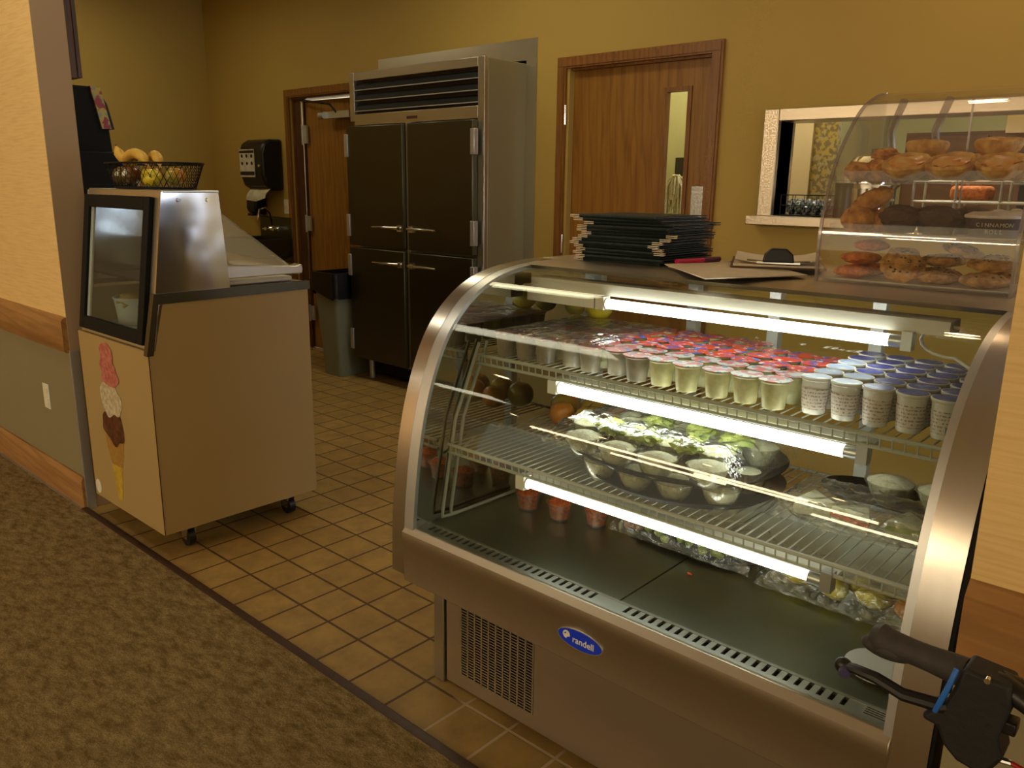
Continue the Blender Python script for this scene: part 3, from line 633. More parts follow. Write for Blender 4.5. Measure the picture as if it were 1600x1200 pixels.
def slbox(m, *a):
    v = [m.b.verts.new(q) for q in slant(*a)]
    for f in ((0,1,3,2), (4,6,7,5), (0,4,5,1), (2,3,7,6), (0,2,6,4), (1,5,7,3)): m.face([v[i] for i in f])
    return m
m = MB()
for a in ((ax0, ax0+.04, 0, 1), (ax1-.055, ax1-.0045, 0, 1), (ax0+.04, ax1-.055, .96, 1.0), (ax0+.04, ax1-.055, .0, .03)): slbox(m, *a, -.012, .004)
m.build('front_frame', 'steel', t)
m = MB(); b = (ax0+.015, ax1-.045, .025, .965)
wd = .045
for a in ((b[0], b[0]+wd, b[2], b[3]), (b[1]-wd, b[1], b[2], b[3]), (b[0]+wd, b[1]-wd, b[2], b[2]+.09), (b[0]+wd, b[1]-wd, b[3]-.085, b[3])): slbox(m, *a, .004, .022)
m.build('window_frame', 'black_low', t, bevel=.003)
m = MB(); slbox(m, b[0]+wd, b[1]-wd, b[2]+.09, b[3]-.085, .006, .012).build('window_pane', 'frost', t)
m = MB(); slbox(m, b[0]+wd, b[0]+wd+.022, b[2]+.09, b[3]-.085, .002, .010).build('window_seal', 'white', t)
# interior liner, divider and tubs
MB().box(ax0+.01, ax1-.01, .150, .157, .83, 1.16).build('liner_back', 'liner', t)
MB().box(ax0+.02, ax1-.02, -.12, .15, .812, .83).build('liner_floor', 'liner', t)
MB().box(ax0+.02, ax1-.02, -.05, .149, 1.02, 1.028).build('divider', 'black_low', t)
for i in range(2):
    c = (-.79+i*.29, .03, .832)
    tb = MB().lathe(c, [(.08,0),(.092,.10),(.096,.10),(.096,.105),(.088,.105),(.078,.01)], 24).build('tub', 'white', t)
    MB().blob((c[0], c[1], c[2]+.08), (.085,.085,.04), 3, .3, 3, i).build('ice_cream', ('conewrap','whiteice')[i], tb)
# sneeze guard and lid on the counter
q0, q1 = .165, .492
def guard(x, th):
    MB().prism('x', [(q0,1.275),(q1,1.032),(q0,1.05)], x, x+th).build('guard_side', 'acrylic', t)
    MB().tube([(x+th/2,q0,1.275),(x+th/2,q1,1.032)], .0025, 6).build('guard_edge', 'acryl_edge', t)
guard(ax1-.012, .005); guard(ax0+.004, .005)
MB().sheet([[(x, q0, 1.277), (x, q1, 1.034)] for x in (ax0, ax1-.006)], .005).build('guard_glass', 'acrylic', t)
MB().prism('x', [(.155,1.035),(.495,1.035),(.500,1.05),(.495,1.072),(.470,1.065),(.16,1.085),(.155,1.07)], ax1-.055, ax1+.0).build('guard_rail', 'steel', t, bevel=.003)
MB().box(ax0+.02, ax1-.05, .20, .48, 1.002, 1.022).build('flip_lid', 'offwhite', t, bevel=.006)
# base and casters
MB().box(ax0+.04, ax1-.04, ay0+.06, ay1-.04, .085, .10).build('base_frame', 'black', t)
for (x, y) in ((-.40,-.03), (-.40,.42), (-.88,-.03), (-.88,.42)):
    cs = MB().box(x-.03, x+.03, y-.035, y+.035, .078, .086).prism('y', [(x-.020,.03),(x-.026,.078),(x+.026,.078),(x+.020,.03)], y-.018, y-.014).prism('y', [(x-.020,.03),(x-.026,.078),(x+.026,.078),(x+.020,.03)], y+.014, y+.018).build('caster', 'chrome', t)
    MB().cyl((x, y-.013, .037), (x, y+.013, .037), .037, n=24).build('wheel', 'black', cs)
# ice cream cone sticker on the narrow front
yS = ay0
def outline(cx, cz, rx, rz, n, amp, seed, sq=1.0):
    P = []
    for k in range(n):
        a = 2*math.pi*k/n; q = 1+amp*noise.noise(Vector((math.cos(a)*1.6+seed, math.sin(a)*1.6, seed*.7)))
        P.append((cx+rx*q*math.cos(a), cz+rz*q*math.sin(a)))
    return P
cs = MB().prism('y', [(-.785,.40),(-.61,.40),(-.625,.34),(-.650,.275),(-.738,.275),(-.77,.34)], yS-.0008, yS).build('cone_sticker', 'cone', t)
MB().prism('y', [(-.745,.285),(-.645,.285),(-.66,.235),(-.675,.145),(-.70,.132),(-.722,.145),(-.735,.235)], yS-.0012, yS-.0008).build('cone_wrapper_print', 'conewrap', cs)
MB().prism('y', outline(-.695,.440,.098,.068,48,.3,1.0), yS-.0016, yS-.0012).build('chocolate_scoop_print', 'chocice', cs)
MB().prism('y', outline(-.690,.560,.085,.072,48,.45,4.0), yS-.0020, yS-.0016).build('vanilla_scoop_print', 'whiteice', cs)
MB().prism('y', outline(-.685,.665,.080,.055,40,.4,7.0), yS-.0024, yS-.0020).build('strawberry_scoop_print', 'pinkice', cs)
MB().prism('y', outline(-.700,.735,.055,.06,40,.4,9.0), yS-.0028, yS-.0024).build('strawberry_scoop_print', 'pinkice', cs)
MB().prism('y', outline(-.915,.142,.026,.030,28,.0,0), yS-.001, yS).build('oval_sticker', 'white', t)

# fruit basket on the ice cream cabinet
bz = zt+.007; bc = Vector((-.60, .05, bz))
t = thing('fruit_basket', 'black wire basket of fruit on top of the ice cream cabinet', 'basket', bc)
def ell(cx, cy, rx, ry, z, n=40): return [(cx+rx*math.cos(2*math.pi*k/n), cy+ry*math.sin(2*math.pi*k/n), z) for k in range(n)]
H = .092; R0 = (.235, .11); R1 = (.285, .135)
MB().tube(ell(bc.x, bc.y, *R1, bz+H), .0035, 8, True).build('rim', 'black_low', t)
MB().tube(ell(bc.x, bc.y, *R0, bz+.004), .0035, 8, True).build('base_ring', 'black_low', t)
m = MB(); N = 44
for k in range(N):
    for s in (1, -1):
        P = []
        for j in range(5):
            f = j/4; a = 2*math.pi*(k+s*f*2)/N; rx = R0[0]+(R1[0]-R0[0])*f; ry = R0[1]+(R1[1]-R0[1])*f
            P.append((bc.x+rx*math.cos(a), bc.y+ry*math.sin(a), bz+.004+(H-.004)*f))
        m.tube(P, .0011, 4)
m.build('wire_mesh', 'black_low', t)
m = MB()
for k in range(9):
    x = -.2+.05*k; yy = R0[1]*math.sqrt(max(0, 1-(x/R0[0])**2)); m.tube([(bc.x+x, bc.y-yy, bz+.003), (bc.x+x, bc.y+yy, bz+.003)], .0014, 5)
m.build('bottom_wires', 'black_low', t)
def fruit(name, label, cat, c, rad, mat, seed=0, stem=True, sticker=False, rot=None, grp=None):
    t = thing(name, label, cat, c, grp)
    m = MB(); r = bmesh.ops.create_icosphere(m.b, subdivisions=3, radius=1)
    for v in r['verts']:
        d = v.co.copy(); k = 1+.04*noise.noise(d*2+Vector((seed,0,0)))
        dip = .18*math.exp(-((d.x**2+d.y**2)/.06)) if abs(d.z) > .5 and mat not in ('lemon', 'banana') else 0
        q = Vector((d.x*rad[0]*k, d.y*rad[1]*k, d.z*rad[2]*(k-dip)))
        if mat == 'lemon' and abs(d.x) > .88: q.x *= 1+1.2*(abs(d.x)-.88)
        if rot: q = rot @ q
        v.co = Vector(c)+q
    m.build('skin', mat, t)
    if stem: MB().tube([Vector(c)+Vector((0,0,rad[2]*.8)), Vector(c)+Vector((.004,0,rad[2]*1.0)), Vector(c)+Vector((.010,.002,rad[2]*1.22))], .0018, 6).build('stem', 'dkwood', t)
    if sticker:
        p = Vector(c)+Vector((rad[0]*.60, -rad[1]*.75, rad[2]*.22)); n = Vector((.60/rad[0], -.75/rad[1], .22/rad[2])).normalized()
        MB().cyl(p-n*.002, p+n*.002, .009, n=14).build('sticker', 'white', t)
    return t
fruit('apple', 'brownish apple with white sticker at the left in the fruit basket', 'apple', (-.775,.01,bz+.047), (.040,.040,.037), 'apple_r', 1, sticker=True)
fruit('apple', 'brownish apple with sticker beside the leftmost one in the fruit basket', 'apple', (-.690,.0,bz+.048), (.040,.040,.037), 'apple_r', 2, sticker=True)
fruit('apple', 'greenish apple in the middle of the fruit basket', 'apple', (-.585,.035,bz+.047), (.038,.038,.036), 'apple', 3)
fruit('lemon', 'yellow lemon low at the right in the fruit basket', 'lemon', (-.465,-.02,bz+.040), (.047,.031,.031), 'lemon', 4, stem=False)
fruit('apple', 'greenish apple at the rear right in the fruit basket', 'apple', (-.50,.085,bz+.047), (.036,.036,.034), 'apple', 5)
def banana(loc, rz, label, up=True, span=52, tilt=0):
    t = thing('banana', label, 'banana', loc)
    R = Matrix.Rotation(rz, 3, 'Z') @ Matrix.Rotation(tilt, 3, 'Y'); g = -1 if up else 1
    P = [Vector(loc)+R @ Vector((.105*math.sin(math.radians(a)), 0, g*.105*(1-math.cos(math.radians(a))))) for a in range(-span, span+1, 8)]
    MB().tube(P, .018, 12, rf=lambda q: .005+.014*min(1, math.sin(math.pi*q)*2.0)).build('skin', 'banana', t)
    d = (P[-1]-P[-2]).normalized(); MB().tube([P[-1]-d*.004, P[-1]+d*.014, P[-1]+d*.026+Vector((0,0,.004))], .0045, 8).build('stem', 'cone', t)
    d = (P[0]-P[1]).normalized(); MB().cyl(P[0]-d*.002, P[0]+d*.006, .005, .003, 8).build('tip', 'choc', t)
banana((-.765,.02,bz+.104), .1, 'banana sloping down at the left of the basket top', False, 44, .35)
banana((-.645,.005,bz+.128), .1, 'large yellow banana arching over the middle of the fruit basket', True)
banana((-.600,.060,bz+.122), -.25, 'banana behind the large arching one in the basket', True, 48)

# ------------------------------------------------------------------ curved glass display case
CX0, CX1 = .962, 2.267
PROF = [(-.122,.40),(-.118,.53),(-.108,.64),(-.093,.745),(-.072,.84),(-.042,.930),(-.003,1.010),(.045,1.070),(.105,1.118),(.175,1.152),(.255,1.172),(.340,1.182),(.40,1.186)]
def spl(P, n=8):
    out = []
    for i in range(len(P)-1):
        p0 = Vector(P[max(i-1,0)]); p1 = Vector(P[i]); p2 = Vector(P[i+1]); p3 = Vector(P[min(i+2,len(P)-1)])
        for k in range(n):
            s = k/n; out.append(tuple(.5*((2*p1)+(p2-p0)*s+(2*p0-5*p1+4*p2-p3)*s*s+(3*p1-p0-3*p2+p3)*s**3)))
    out.append(P[-1]); return out
SP = spl(PROF, 4)
def off(P, d):
    out = []
    for i, p in enumerate(P):
        a = Vector(P[max(i-1,0)]); b = Vector(P[min(i+1,len(P)-1)]); t_ = (b-a).normalized()
        out.append((p[0]+t_.y*d, p[1]-t_.x*d))
    return out
case = thing('display_case', 'refrigerated stainless display case with a curved glass front', 'display case', (1.6, .25, 0))
BK = .66
for (a, b) in ((CX0, CX0+.046), (CX1-.056, CX1)):
    MB().prism('x', SP+[(BK,1.186),(BK,.40)], a, b).build('end_panel', 'steel_band', case, ang=20)
MB().prism('x', off(SP,.002)+[(BK,1.18),(BK,.02),(.04,.02),(.04,.40)], CX1+.0005, CX1+.006).build('gap_shade_panel', 'black_low', case, ang=20)  # black sheet standing in for the shade in the gap beside the wall
IX0, IX1 = 1.030, 2.205
for (a, b) in ((CX0+.046, IX0), (IX1, CX1-.056)):
    MB().prism('x', off(SP[4:], .012)+[(BK-.01,1.17),(BK-.01,.53)], a, b).build('end_liner', 'mirror', case, ang=20)
# glass channel strips along both ends
for (a, b) in ((CX0+.046, IX0+.012), (IX1-.008, CX1-.056)):
    o1 = off(SP[4:], .001); o2 = off(SP[4:], .012); MB().prism('x', o1+o2[::-1], a, b).build('glass_channel', 'alu', case, ang=20)
g = off(SP[4:], .004)
MB().sheet([[(x, p[0], p[1]) for p in g] for x in (IX0-.012, IX1+.006)], .005).build('curved_glass', 'glass', case, ang=60)
# front rim panel, base
MB().prism('x', [(-.100,.534),(-.112,.536),(-.126,.522),(-.128,.500),(-.122,.488),(-.122,.385),(.03,.385),(.03,.40),(-.10,.40)], CX0+.046, CX1-.056).build('front_panel', 'steel_h', case, bevel=.002)
MB().box(CX0+.046, CX1-.056, -.10, BK, .39, .50).build('tank', 'steel_h', case)
MB().box(.955, .995, .03, .62, .0, .39).build('base_post', 'steel', case, bevel=.003)
gx0, gx1, gz0, gz1 = 1.062, 1.325, .055, .295; by = .035
m = MB()
m.box(1.003, gx0, by, by+.02, .012, .388).box(gx1, 2.262, by, by+.02, .012, .388).box(gx0, gx1, by, by+.02, .012, gz0).box(gx0, gx1, by, by+.02, gz1, .388)
m.build('base_panel', 'steel_h', case)
MB().box(1.0, 2.255, by+.02, .62, .0, .385).build('base_body', 'cavity', case)
m = MB()
for k in range(11): x = gx0+(gx1-gx0)*k/10; m.box(x-.0028, x+.0028, by-.002, by+.004, gz0, gz1)
for k in range(30): z = gz0+(gz1-gz0)*k/29; m.box(gx0, gx1, by-.001, by+.010, z-.0018, z+.0018, rot=None)
m.build('vent_grille', 'steel', case)
MB().box(gx0, gx1, by+.012, by+.0195, gz0, gz1).build('grille_backing', 'cavity', case)
# badge
bx, bzz = 1.585, .447
def ellp(cx, cz, rx, rz, n=40): return [(cx+rx*math.cos(2*math.pi*k/n), cz+rz*math.sin(2*math.pi*k/n)) for k in range(n)]
bd = MB().prism('y', ellp(bx, bzz, .058, .0215), -.1245, -.122).build('badge', 'badge', case)
MB().prism('y', ellp(bx, bzz, .060, .0232), -.1240, -.1215).build('badge_rim', 'alu', bd)
lg = MB().prism('y', ellp(bx-.035, bzz+.003, .0095, .0095, 24), -.1252, -.1243).build('badge_emblem', 'white', bd)
MB().prism('y', [(bx-.034,bzz-.003),(bx-.025,bzz+.001),(bx-.028,bzz-.004),(bx-.033,bzz-.006)], -.1258, -.1252).prism('y', [(bx-.042,bzz+.004),(bx-.036,bzz+.009),(bx-.036,bzz+.005)], -.1258, -.1252).build('emblem_cut', 'badge', lg)
text_mesh('randell', .021, 'badge_lettering', 'white', bd, (bx+.010, -.1247, bzz-.002), (1,0,0), (0,0,1), .0006, .0002)
# interior floor with air slots
FZ = .53
MB().box(IX0, 1.630, -.048, BK-.02, FZ-.006, FZ).build('floor_pan', 'floorpan', case); MB().box(1.634, IX1, -.048, BK-.02, FZ-.006, FZ).build('floor_pan', 'floorpan', case)
m = MB().box(IX0, IX1, -.098, -.086, FZ-.006, FZ+.002).box(IX0, IX1, -.056, -.048, FZ-.006, FZ+.001)
x = IX0
def slots(x0_, x1_, lead, tail):
    global m
    m.box(x0_, x0_+lead, -.086, -.056, FZ-.005, FZ); xx = x0_+lead
    while xx+.0205 < x1_-tail: m.box(xx+.0085, xx+.0205, -.086, -.056, FZ-.005, FZ); xx += .0205
    m.box(xx, x1_, -.086, -.056, FZ-.005, FZ)
slots(IX0, 1.632, .03, .03); slots(1.632, IX1, .03, .07)
m.build('air_grille', 'deckfront', case)
MB().box(IX0, IX1, -.095, BK-.02, .505, .512).build('air_duct', 'cavity', case)
m = MB().box(2.15, 2.195, -.085, -.055, FZ+.001, FZ+.0015); w1 = m.build('warning_label', 'label1', case)
for k in range(4): MB().box(2.153, 2.192-.008*(k % 2), -.082+k*.0065, -.080+k*.0065, FZ+.0015, FZ+.002).build('label_line', 'black', w1)
# rear sliding doors
m = MB().box(IX0, IX1, BK-.03, BK, FZ, FZ+.03).box(IX0, IX1, BK-.03, BK, 1.14, 1.17)
for x in (IX0, 1.36, 1.60, 1.86, IX1-.03): m.box(x, x+.03, BK-.03, BK, FZ+.03, 1.14)
m.build('rear_door_frame', 'alu', case)
MB().box(IX0, IX1, BK-.02, BK-.014, FZ, 1.15).build('rear_glass', 'glass', case)
# top deck
MB().box(CX0, CX1, .47, .80, 1.168, 1.187).build('top_deck', 'steel_h', case, bevel=.002)
MB().prism('x', SP[-6:]+[(.47,1.187),(.47,1.176),(.37,1.174),(.33,1.170)], IX0-.01, IX1+.01).build('top_trim', 'steel_h', case, ang=20)
# wire shelves
def shelf(y0, y1, z, zlow, name, pitch=.0215):
    root = MB().tube([(IX0+.02, y0, z), (IX1-.01, y0, z)], .0048, 8).tube([(IX0+.02, y0+.002, zlow), (IX1-.01, y0+.002, zlow)], .0042, 8).tube([(IX0+.02, y1, z), (IX1-.01, y1, z)], .004, 8).tube([(IX0+.02, (y0+y1)/2, z-.004), (IX1-.01, (y0+y1)/2, z-.004)], .0035, 8).build(name, 'wire', case)
    m = MB(); x = IX0+.03
    while x < IX1-.015:
        m.tube([(x, y1, z+.003), (x, y0+.002, z+.003), (x, y0-.003, z-.002), (x, y0-.001, zlow)], .0018, 5); x += pitch
    m.build('shelf_wires', 'wire', root)
    return root
L1, L2 = .738, .960
shelf(.0, .46, L1, .717, 'lower_shelf'); shelf(.105, .585, L2, .938, 'upper_shelf')
# brackets: two wire loops at either end
for x in (1.048, 2.178):
    m = MB()
    for (xx, dy) in ((x, 0), (x, .030)):
        P = [(xx, .25+dy, FZ+.006), (xx, .02+dy, FZ+.008), (xx, -.020+dy, FZ+.012), (xx, -.018+dy, FZ+.035), (xx, .028+dy, .80), (xx, .115+dy, .99)]
        m.tube(P, .0046, 8)
    m.tube([(x, .02, .70), (x, .10, .735)], .003, 6)
    m.build('shelf_bracket', 'wire', case)
# lamps
def lamp(y, z, r=.0125):
    lp = MB().cyl((1.318, y, z), (2.008, y, z), r, n=16).build('lamp_tube', 'tube', case)
    MB().box(1.292, 1.318, y-.014, y+.014, z-.015, z+.018).cyl((1.305, y, z), (1.322, y, z), .014, n=16).build('lamp_socket', 'white', lp)
    MB().box(2.03, 2.05, y-.012, y+.014, z-.016, z+.022).cyl((2.006, y, z), (2.03, y, z), .0128, n=16).build('lamp_socket', 'alu', lp)
    return lp
l1 = lamp(.30, 1.103); MB().box(1.06, 2.11, .305, .375, 1.122, 1.150).build('lamp_housing', 'white', l1); MB().box(1.06, 1.285, .29, .34, 1.088, 1.122).build('ballast_box', 'white', l1)
l2 = lamp(.118, .915); MB().box(1.29, 2.05, .135, .175, .926, .934).build('lamp_housing', 'white', l2)
l3 = lamp(.006, .699, .0085); MB().box(1.29, 2.05, .018, .05, .704, .711).build('lamp_housing', 'white', l3)
# cable loop at the top right
P = [(2.06,.36,1.125),(2.10,.38,1.13)]+[(2.11+.055*math.cos(a), .33, 1.108+.030*math.sin(a)) for a in [math.radians(q) for q in range(80, 281, 20)]]+[(2.15,.31,1.068),(2.19,.29,1.055)]
MB().tube(P, .0035, 8).build('lamp_cable', 'white', case)

# ------------------------------------------------------------------ cups on the upper shelf
CZ = L2+.0052
def make_cup(kind):
    nm, lab, cat = {'f': ('fruit_cup', 'x', 'fruit cup'), 'y': ('yogurt_cup', 'x', 'yogurt cup')}[kind[0]]
    t = thing(nm, lab, cat, (0,0,0))
    if kind[0] == 'f':
        MB().lathe((0,0,0), [(.0,0),(.0215,0),(.0225,.003),(.0275,.052),(.0305,.055),(.0305,.058),(.0,.058)], 20).build('cup_body', 'fruitcup' if kind != 'f3' else 'fruitcup_shaded', t)
        m = MB(); m.lathe((0,0,.058), [(.0,0),(.0326,0),(.0330,.0012),(.0,.0016)], 20, wob=lambda a, i: 1+.03*math.sin(a*2*math.pi*5)+(.10 if .1 < a < .18 else 0))
        m.build('foil_lid', {'f1': 'lid_red', 'f2': 'lid_mix', 'f3': 'lid_red'}[kind], t)
    else:
        MB().lathe((0,0,0), [(.0,0),(.0205,0),(.0215,.003),(.0262,.066),(.0283,.068),(.0283,.071),(.0,.071)], 24).build('cup_body', 'yog', t)
        m = MB(); m.lathe((0,0,0), [(.0222,.010),(.0225,.010),(.0262,.052),(.0258,.052)], 24, cap0=False, cap1=False).build('printed_sleeve', 'yoglabel', t)
        if kind[1] == 'b':
            m = MB(); R = []
            for i in range(9):
                a = math.radians(-95+i*13); R.append([((.0227+z*.1)*math.cos(a), (.0227+z*.1)*math.sin(a), .008+z) for z in (0, .036-.0026*(i if i > 2 else 4-i)*2)])
            m.sheet(R, .0006); m.build('blue_swoosh', 'yogblue', t)
        MB().lathe((0,0,.071), [(.0,0),(.0287,0),(.0290,.0012),(.0286,.0016)], 24).build('foil_rim', 'white', t)
        MB().lathe((0,0,.0722), [(.0,0),(.0262,0),(.0260,.0010),(.0,.0010)], 24).build('foil_lid', {'y1': 'lid_blue', 'y2': 'lid_pale', 'yb': 'lid_blue'}[kind], t)
    return t
protos = {k: make_cup(k) for k in ('f1', 'f2', 'f3', 'y1', 'y2', 'yb')}; used = set()
def place(kind, loc, rz, label, group):
    p = protos[kind]
    if kind not in used:
        used.add(kind); p.location = loc; p.rotation_euler = (0,0,rz); p['label'] = label; p['group'] = group; return p
    return dup(p, loc, rz, label, group)
ROWN = ['front row', 'second row back', 'third row back', 'fourth row back', 'fifth row back', 'rearmost row']
fcols = 12; px = .0662
for r in range(6):
    for c in range(fcols):
        x = 1.125+c*px+(.004*random.uniform(-1,1)); y = .142+r*.0665+(.004*random.uniform(-1,1)) + (.02 if (r == 0 and c in (3, 5)) else 0)
        if r == 0 and c < 8: kind = 'f3' if c < 7 else 'f2'
        else: kind = 'f2' if (r == 0 or (r == 1 and 5 <= c)) else 'f1'
        if r == 5 and c > 8: continue
        nm = {'f1': 'red foil', 'f2': 'silver and red foil', 'f3': 'red foil'}[kind]
        place(kind, (x, y, CZ), random.uniform(0, 6), 'fruit cup, %s lid, %s, %s from the left' % (nm, ROWN[r], ORD[c+1]), 'foil-lidded fruit cups on the upper shelf')
for r in range(6):
    for c in range(5):
        x = 1.922+c*.0590; y = .160+r*.0625+.002*random.uniform(-1,1)
        kind = 'y2' if (c == 0 or (c == 1 and r < 2)) and r < 4 else 'y1'
        if r == 0 and c == 4: kind = 'yb'
        lab = 'yogurt cup, %s lid%s, %s, %s from the right' % ({'y1': 'dark blue', 'y2': 'pale blue', 'yb': 'dark blue'}[kind], ', blue swoosh' if kind == 'yb' else '', ROWN[r], ORD[5-c])
        place(kind, (x, y, CZ), random.uniform(-.4, .4) if kind == 'yb' else random.uniform(0, 6), lab, 'yogurt cups on the upper shelf')

# ------------------------------------------------------------------ plastic film
def film(name, label, x0_, x1_, y0_, y1_, fz, seed, nx=34, ny=22, amp=.010, grp=None):
    rows = []
    for i in range(nx+1):
        row = []
        for j in range(ny+1):
            u = i/nx; v = j/ny; x = x0_+(x1_-x0_)*u; y = y0_+(y1_-y0_)*v
            e = min(u, 1-u, v, 1-v); z = fz(x, y, min(1, e/.10))
            q = Vector((x*30+seed, y*30, seed)); z += amp*(noise.noise(q)*.8+abs(noise.noise(q*2.3))*.9)*min(1, e/.05+.15)
            xx = x+.006*noise.noise(q*1.7+Vector((5,0,0))); yy = y+.006*noise.noise(q*1.7+Vector((0,9,0)))
            row.append((xx, yy, z))
        rows.append(row)
    return tag(MB().sheet(rows, 0).build(name, 'film', ang=50), label, 'plastic wrap', grp)
film('plastic_wrap', 'clear plastic wrap over the red lids at the left of the upper shelf', 1.085, 1.40, .115, .50, lambda x, y, e: CZ+.060+.006*e, 11, amp=.006)

# ------------------------------------------------------------------ platters, bowls on the lower shelf
SZ = L1+.0052
def platter(label, cx, cy, rx, ry, z, mat='black_low', hr=.017):
    m = MB(); n = 40
    def ring(k, dz): return [Vector((cx+rx*k*math.cos(2*math.pi*i/n)*(1+.06*math.cos(8*math.pi*i/n)*-.5), cy+ry*k*math.sin(2*math.pi*i/n), z+dz)) for i in range(n)]
    m.rings([ring(.0001,0), ring(.86,0), ring(.90,.003), ring(.97,hr), ring(1.0,hr+.001), ring(1.0,hr+.004), ring(.965,hr+.003), ring(.89,.005), ring(.85,.0035), ring(.0001,.0035)], False, False)
    return tag(m.build('platter', mat), label, 'platter')
def make_bowl(r=.044, h=.046):
    t = thing('salad_cup', 'x', 'salad cup', (0,0,0))
    MB().lathe((0,0,0), [(.0,0),(r*.50,0),(r*.56,.002),(r*.82,h*.45),(r*.97,h*.92),(r*1.04,h*.96),(r*1.04,h),(r*.95,h),(r*.78,h*.45),(r*.50,.004),(.0,.004)], 24).build('clear_cup', 'plastic', t)
    MB().lathe((0,0,.004), [(.0,0),(r*.50,.001),(r*.77,h*.42),(r*.93,h*.86),(r*.6,h*1.02),(.0,h*1.12)], 20, wob=lambda a, i: 1+.03*math.sin(a*2*math.pi*7+i)).build('filling', 'cream_food', t)
    return t
bowl = make_bowl(); bused = [False]
def put_bowl(loc, label, group, s=1.0):
    if not bused[0]: bused[0] = True; o = bowl; o.location = loc; o['label'] = label; o['group'] = group
    else: o = dup(bowl, loc, random.uniform(0, 6), label, group)
    if s != 1: o.scale = (s, s, s)
    return o
gl = 'salad cups on the lower platter'; gu = 'salad cups on the upper platter'
platter('black platter resting on the lower wire shelf under salad cups', 1.625, .190, .235, .195, SZ)
zb = SZ+.004
for i, (x, y) in enumerate(((1.497,.055),(1.597,.045),(1.690,.050),(1.778,.085))):
    put_bowl((x, y, zb), 'pale salad cup between stacked platters, front line, %s from the left' % ORD[i+1], gl)
for i, (x, y) in enumerate(((1.48,.17),(1.58,.16),(1.68,.165),(1.78,.20))):
    put_bowl((x, y, zb), 'pale salad cup between stacked platters, second line, %s from the left' % ORD[i+1], gl)
for i, (x, y) in enumerate(((1.53,.29),(1.64,.30),(1.74,.29))):
    put_bowl((x, y, zb), 'pale salad cup between stacked platters, rear line, %s from the left' % ORD[i+1], gl)
zp = zb+.0465
platter('black platter stacked on top of the lower salad cups', 1.60, .185, .265, .205, zp)
zu = zp+.004
for i, (x, y) in enumerate(((1.455,.040),(1.560,.022),(1.660,.022),(1.765,.050))):
    put_bowl((x, y, zu), 'pale salad cup on the upper platter, front line, %s from the left' % ORD[i+1], gu)
for i, (x, y) in enumerate(((1.40,.14),(1.51,.14),(1.62,.14),(1.73,.15))):
    put_bowl((x, y, zu), 'pale salad cup on the upper platter, second line, %s from the left' % ORD[i+1], gu)
for i, (x, y) in enumerate(((1.45,.26),(1.56,.26),(1.67,.26),(1.78,.25))):
    put_bowl((x, y, zu), 'pale salad cup on the upper platter, third line, %s from the left' % ORD[i+1], gu)
for i, (x, y) in enumerate(((1.49,.10),(1.585,.09),(1.69,.095),(1.55,.205),(1.66,.21),(1.75,.20))):
    tag(MB().blob((x, y, zu+.060), (.034,.030,.016), 3, .7, 4, i+3).build('lettuce_leaf', 'lettuce'), 'ruffled pale green lettuce on the upper salad cups, %s of six' % ORD[i+1], 'lettuce', 'lettuce on the upper platter')
film('plastic_wrap', 'crinkled clear plastic wrap over the upper platter of salad cups', 1.36, 1.845, -.004, .385, lambda x, y, e: zu+.020+.056*e**.6, 3, 46, 34, .012)
# right group
RB = [(2.030,.345),(2.128,.355),(1.905,.40),(2.08,.45),(1.98,.45)]
platter('black platter under the salad cups at the right of the lower shelf', 2.03, .375, .155, .085, SZ, 'black_low', .012)
for i, (x, y) in enumerate(RB):
    if i == 2: continue
    put_bowl((x, y if y < .42 else .425, SZ+.004+ (0 if y < .42 else 0)), 'larger pale salad cup at the right of the lower shelf, ' + ('front left', 'front right', '', 'rear right', 'rear left')[i], 'salad cups at the right end of the lower shelf', 1.15 if y < .42 else 1.0) if i < 2 else None
pl = platter('clear plastic platter of wrapped sandwiches at the right of the lower shelf', 2.02, .205, .165, .085, SZ, 'plastic', .012)
for i, (x, y, rz) in enumerate(((1.93,.20,.4),(2.02,.19,-.2),(2.11,.21,.3))):
    t = thing('sandwich', 'wrapped sandwich wedge on the clear platter, %s from the left' % ORD[i+1], 'sandwich', (x, y, SZ+.0045), 'sandwich wedges on the clear platter')
    R = Matrix.Rotation(rz, 3, 'Z')
    def wedge(z0, z1, k):
        P = [(x+(R @ Vector((a*k, b*k, 0))).x, y+(R @ Vector((a*k, b*k, 0))).y) for a, b in ((-.04,-.028),(.04,-.028),(.0,.042))]; return MB().prism('z', P, z0, z1)
    wedge(SZ+.0045, SZ+.016, 1).build('bread_slice', 'cream_food', t, bevel=.002); wedge(SZ+.016, SZ+.026, 1.02).build('filling', ('cream_food','carrot','lettuce')[i], t); wedge(SZ+.026, SZ+.038, 1).build('bread_slice', 'cream_food', t, bevel=.002)
film('plastic_wrap', 'crumpled clear wrap over the sandwich platter at the right', 1.86, 2.185, .11, .30, lambda x, y, e: SZ+.006+.045*e**.7, 8, 34, 20, .012)
